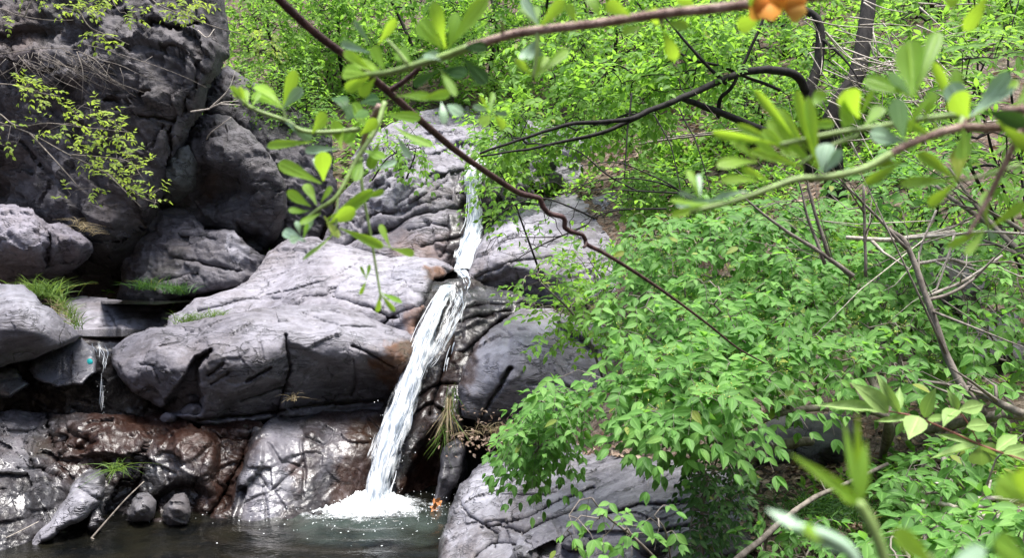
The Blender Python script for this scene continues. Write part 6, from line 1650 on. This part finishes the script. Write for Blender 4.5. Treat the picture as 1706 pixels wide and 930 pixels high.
# right sprig cluster
sprig('out-of-focus twig with broad bright leaves reaching in from the right edge',
      [([(1790, 228, .47), (1706, 213, .48), (1640, 213, .485), (1601, 212, .49)], .0030, .0028, TWIG_PINK), ([(1601, 212, .49), (1556, 224, .49), (1509, 243, .49), (1484, 257, .49)], .0028, .0024, TWIG_PINK), ([(1484, 257, .49), (1440, 281, .49), (1380, 295, .49), (1330, 298, .49), (1280, 315, .49), (1220, 336, .49), (1150, 352, .49)], .0026, .0013, STEM_GREEN),
       ([(1601, 212, .49), (1598, 194, .495), (1540, 198, .50), (1456, 212, .50), (1400, 220, .50), (1340, 232, .50), (1300, 241, .5)], .0022, .0014, STEM_GREEN), ([(1790, 180, .46), (1706, 182, .465), (1672, 183, .47)], .0028, .0024, TWIG_PINK), ([(1700, 215, .48), (1690, 240, .48), (1651, 321, .49), (1635, 352, .49), (1612, 392, .49)], .0022, .0012, TWIG_PINK), ([(1601, 212, .49), (1612, 196, .49)], .0016, .0014, TWIG_PINK), ([(1430, 225, .5), (1380, 245, .5), (1330, 275, .5)], .0016, .001, STEM_GREEN), ([(1700, 275, .49), (1640, 292, .49), (1593, 302, .49)], .0012, .0009, STEM_GREEN)],
      [(1520, 160, 1511, 66, 50, .48, .55), (1524, 160, 1564, 48, 30, .485, .3), (1516, 160, 1441, 131, 38, .48, .4), (1516, 158, 1482, 122, 18, .485, .3, 'pale'), (1596, 194, 1556, 104, 22, .49, .45), (1598, 194, 1592, 114, 24, .49, .35), (1612, 196, 1582, 138, 42, .47, .35, 'pale'), (1613, 196, 1590, 158, 36, .465, .95), (1615, 194, 1680, 118, 46, .475, .4, 'pale'), (1618, 196, 1700, 130, 20, .475, .7), (1640, 180, 1690, 145, 20, .47, .3, 'pale'), (1640, 183, 1712, 208, 38, .46, .0, 'dark'),
       (1506, 235, 1494, 165, 36, .48, .4, 'pale'), (1506, 236, 1452, 222, 32, .48, .4, 'pale'), (1508, 236, 1546, 163, 18, .485, .5), (1540, 200, 1556, 152, 26, .49, .3), (1604, 214, 1604, 264, 30, .48, .15), (1593, 302, 1500, 306, 28, .48, .15), (1593, 300, 1530, 255, 24, .485, .2), (1596, 300, 1600, 240, 34, .48, .2), (1594, 304, 1546, 343, 26, .48, .5), (1503, 270, 1441, 306, 26, .48, .6), (1505, 268, 1460, 275, 18, .485, .35),
       (1431, 196, 1409, 152, 36, .50, .45), (1432, 196, 1454, 150, 18, .50, .5), (1425, 205, 1402, 180, 40, .50, .6), (1440, 210, 1470, 175, 22, .5, .5),
       (1361, 281, 1279, 199, 30, .50, .85), (1362, 281, 1326, 150, 22, .50, .45), (1363, 281, 1346, 160, 24, .495, .5), (1358, 270, 1300, 250, 22, .5, .6), (1345, 250, 1296, 180, 22, .5, .7), (1330, 240, 1258, 150, 20, .5, .7), (1300, 241, 1186, 222, 24, .50, .75), (1302, 241, 1226, 207, 18, .50, .7), (1261, 270, 1196, 274, 24, .50, .9), (1262, 270, 1218, 228, 20, .50, .9), (1300, 260, 1262, 236, 18, .50, .8), (1264, 302, 1202, 300, 20, .49, .85), (1280, 300, 1236, 280, 18, .49, .9), (1368, 286, 1378, 238, 40, .485, .4, 'pale'), (1372, 287, 1402, 250, 26, .485, .4, 'pale'), (1320, 260, 1270, 215, 24, .50, .9), (1340, 280, 1250, 250, 22, .5, .85),
       (1165, 328, 1145, 282, 14, .49, .8), (1167, 328, 1164, 289, 10, .49, .4, 'pale'), (1166, 330, 1131, 320, 9, .49, .4, 'pale'), (1210, 330, 1125, 341, 20, .49, .55, 'pale'), (1205, 335, 1116, 360, 18, .49, .85), (1180, 338, 1118, 332, 14, .49, .9), (1250, 318, 1190, 330, 18, .49, .5, 'pale'), (1330, 210, 1392, 205, 16, .50, .6), (1350, 180, 1372, 150, 26, .50, .45), (1560, 232, 1500, 200, 18, .49, .5),
       (1646, 378, 1643, 316, 18, .49, .35), (1648, 380, 1708, 338, 26, .49, .5), (1640, 382, 1578, 412, 20, .49, .7), (1640, 384, 1609, 424, 18, .49, .75), (1644, 382, 1658, 398, 14, .49, .3, 'pale'), (1660, 200, 1720, 250, 30, .47, .2), (1690, 180, 1740, 120, 34, .465, .5)], 93)

# bottom right: very close, very soft shoots
sprig('soft blurred Y-shaped green shoot rising from the bottom right',
      [([(1486, 990, .30), (1472, 928, .30), (1450, 870, .30), (1431, 838, .30)], .0024, .0019, STEM_GREEN), ([(1440, 990, .27), (1420, 925, .27), (1380, 895, .27), (1330, 880, .27)], .0022, .0018, LEAF_GLARE_PAINT)],
      [(1431, 840, 1328, 757, 22, .30, .75, '', 'lance'), (1432, 840, 1443, 735, 26, .30, .7, '', 'lance'), (1436, 846, 1404, 700, 20, .31, .45, '', 'lance'), (1440, 800, 1420, 690, 14, .31, .45, '', 'lance'), (1428, 845, 1385, 800, 22, .30, .85, '', 'lance'), (1340, 885, 1277, 843, 26, .27, .5, 'pale', 'lance'), (1425, 930, 1300, 862, 26, .27, .5, 'pale', 'lance'), (1380, 900, 1340, 880, 22, .27, .8)], 94)
sprig('blurred round bright leaves entering at the lower right corner',
      [([(1800, 880, .26), (1740, 850, .26), (1712, 836, .26)], .0015, .001, STEM_GREEN), ([(1800, 970, .27), (1740, 950, .27), (1715, 935, .27)], .0015, .001, STEM_GREEN), ([(1580, 990, .28), (1560, 950, .28), (1548, 926, .28)], .0013, .001, STEM_GREEN)],
      [(1722, 846, 1664, 798, 74, .26, .8), (1730, 850, 1720, 780, 60, .26, .75), (1722, 945, 1660, 905, 66, .27, .2), (1560, 948, 1492, 884, 42, .28, .85), (1570, 955, 1640, 912, 40, .28, .5, 'pale')], 95)

# red-stemmed young shoot
g = np.random.default_rng(97)
sprig('sharp young shoot with red stems and pointed light green leaves at the right',
      [([(1790, 800, 1.25), (1706, 768, 1.25), (1633, 742, 1.25), (1581, 718, 1.25), (1521, 694, 1.25), (1470, 684, 1.25)], .0022, .0012, STEM_RED), ([(1633, 742, 1.25), (1612, 705, 1.25), (1596, 684, 1.25)], .0012, .0008, STEM_RED)],
      [(1470, 684, 1380, 678, 16, 1.25, .85), (1475, 686, 1366, 670, 12, 1.27, .9), (1480, 688, 1425, 640, 29, 1.25, .9), (1500, 690, 1462, 626, 17, 1.26, .9), (1495, 690, 1500, 640, 14, 1.26, .6), (1530, 694, 1516, 726, 24, 1.24, .85), (1540, 696, 1555, 650, 19, 1.26, .7), (1530, 694, 1490, 720, 17, 1.25, .7), (1545, 700, 1590, 690, 16, 1.25, .8), (1596, 684, 1572, 704, 14, 1.25, .8), (1598, 684, 1648, 672, 20, 1.26, .85), (1596, 684, 1580, 650, 14, 1.27, .8), (1610, 712, 1655, 706, 22, 1.24, .8), (1630, 740, 1560, 722, 16, 1.25, .75), (1632, 742, 1552, 748, 14, 1.25, .85), (1634, 744, 1640, 784, 32, 1.24, .85), (1636, 744, 1666, 770, 19, 1.25, .9), (1660, 752, 1700, 718, 19, 1.25, .85), (1670, 756, 1720, 740, 20, 1.25, .8), (1680, 758, 1740, 770, 19, 1.25, .8), (1520, 694, 1458, 700, 12, 1.26, .7)],
      98, 'young_shoot', 'shoot', 'ovate', LEAF_SHOOT, None)
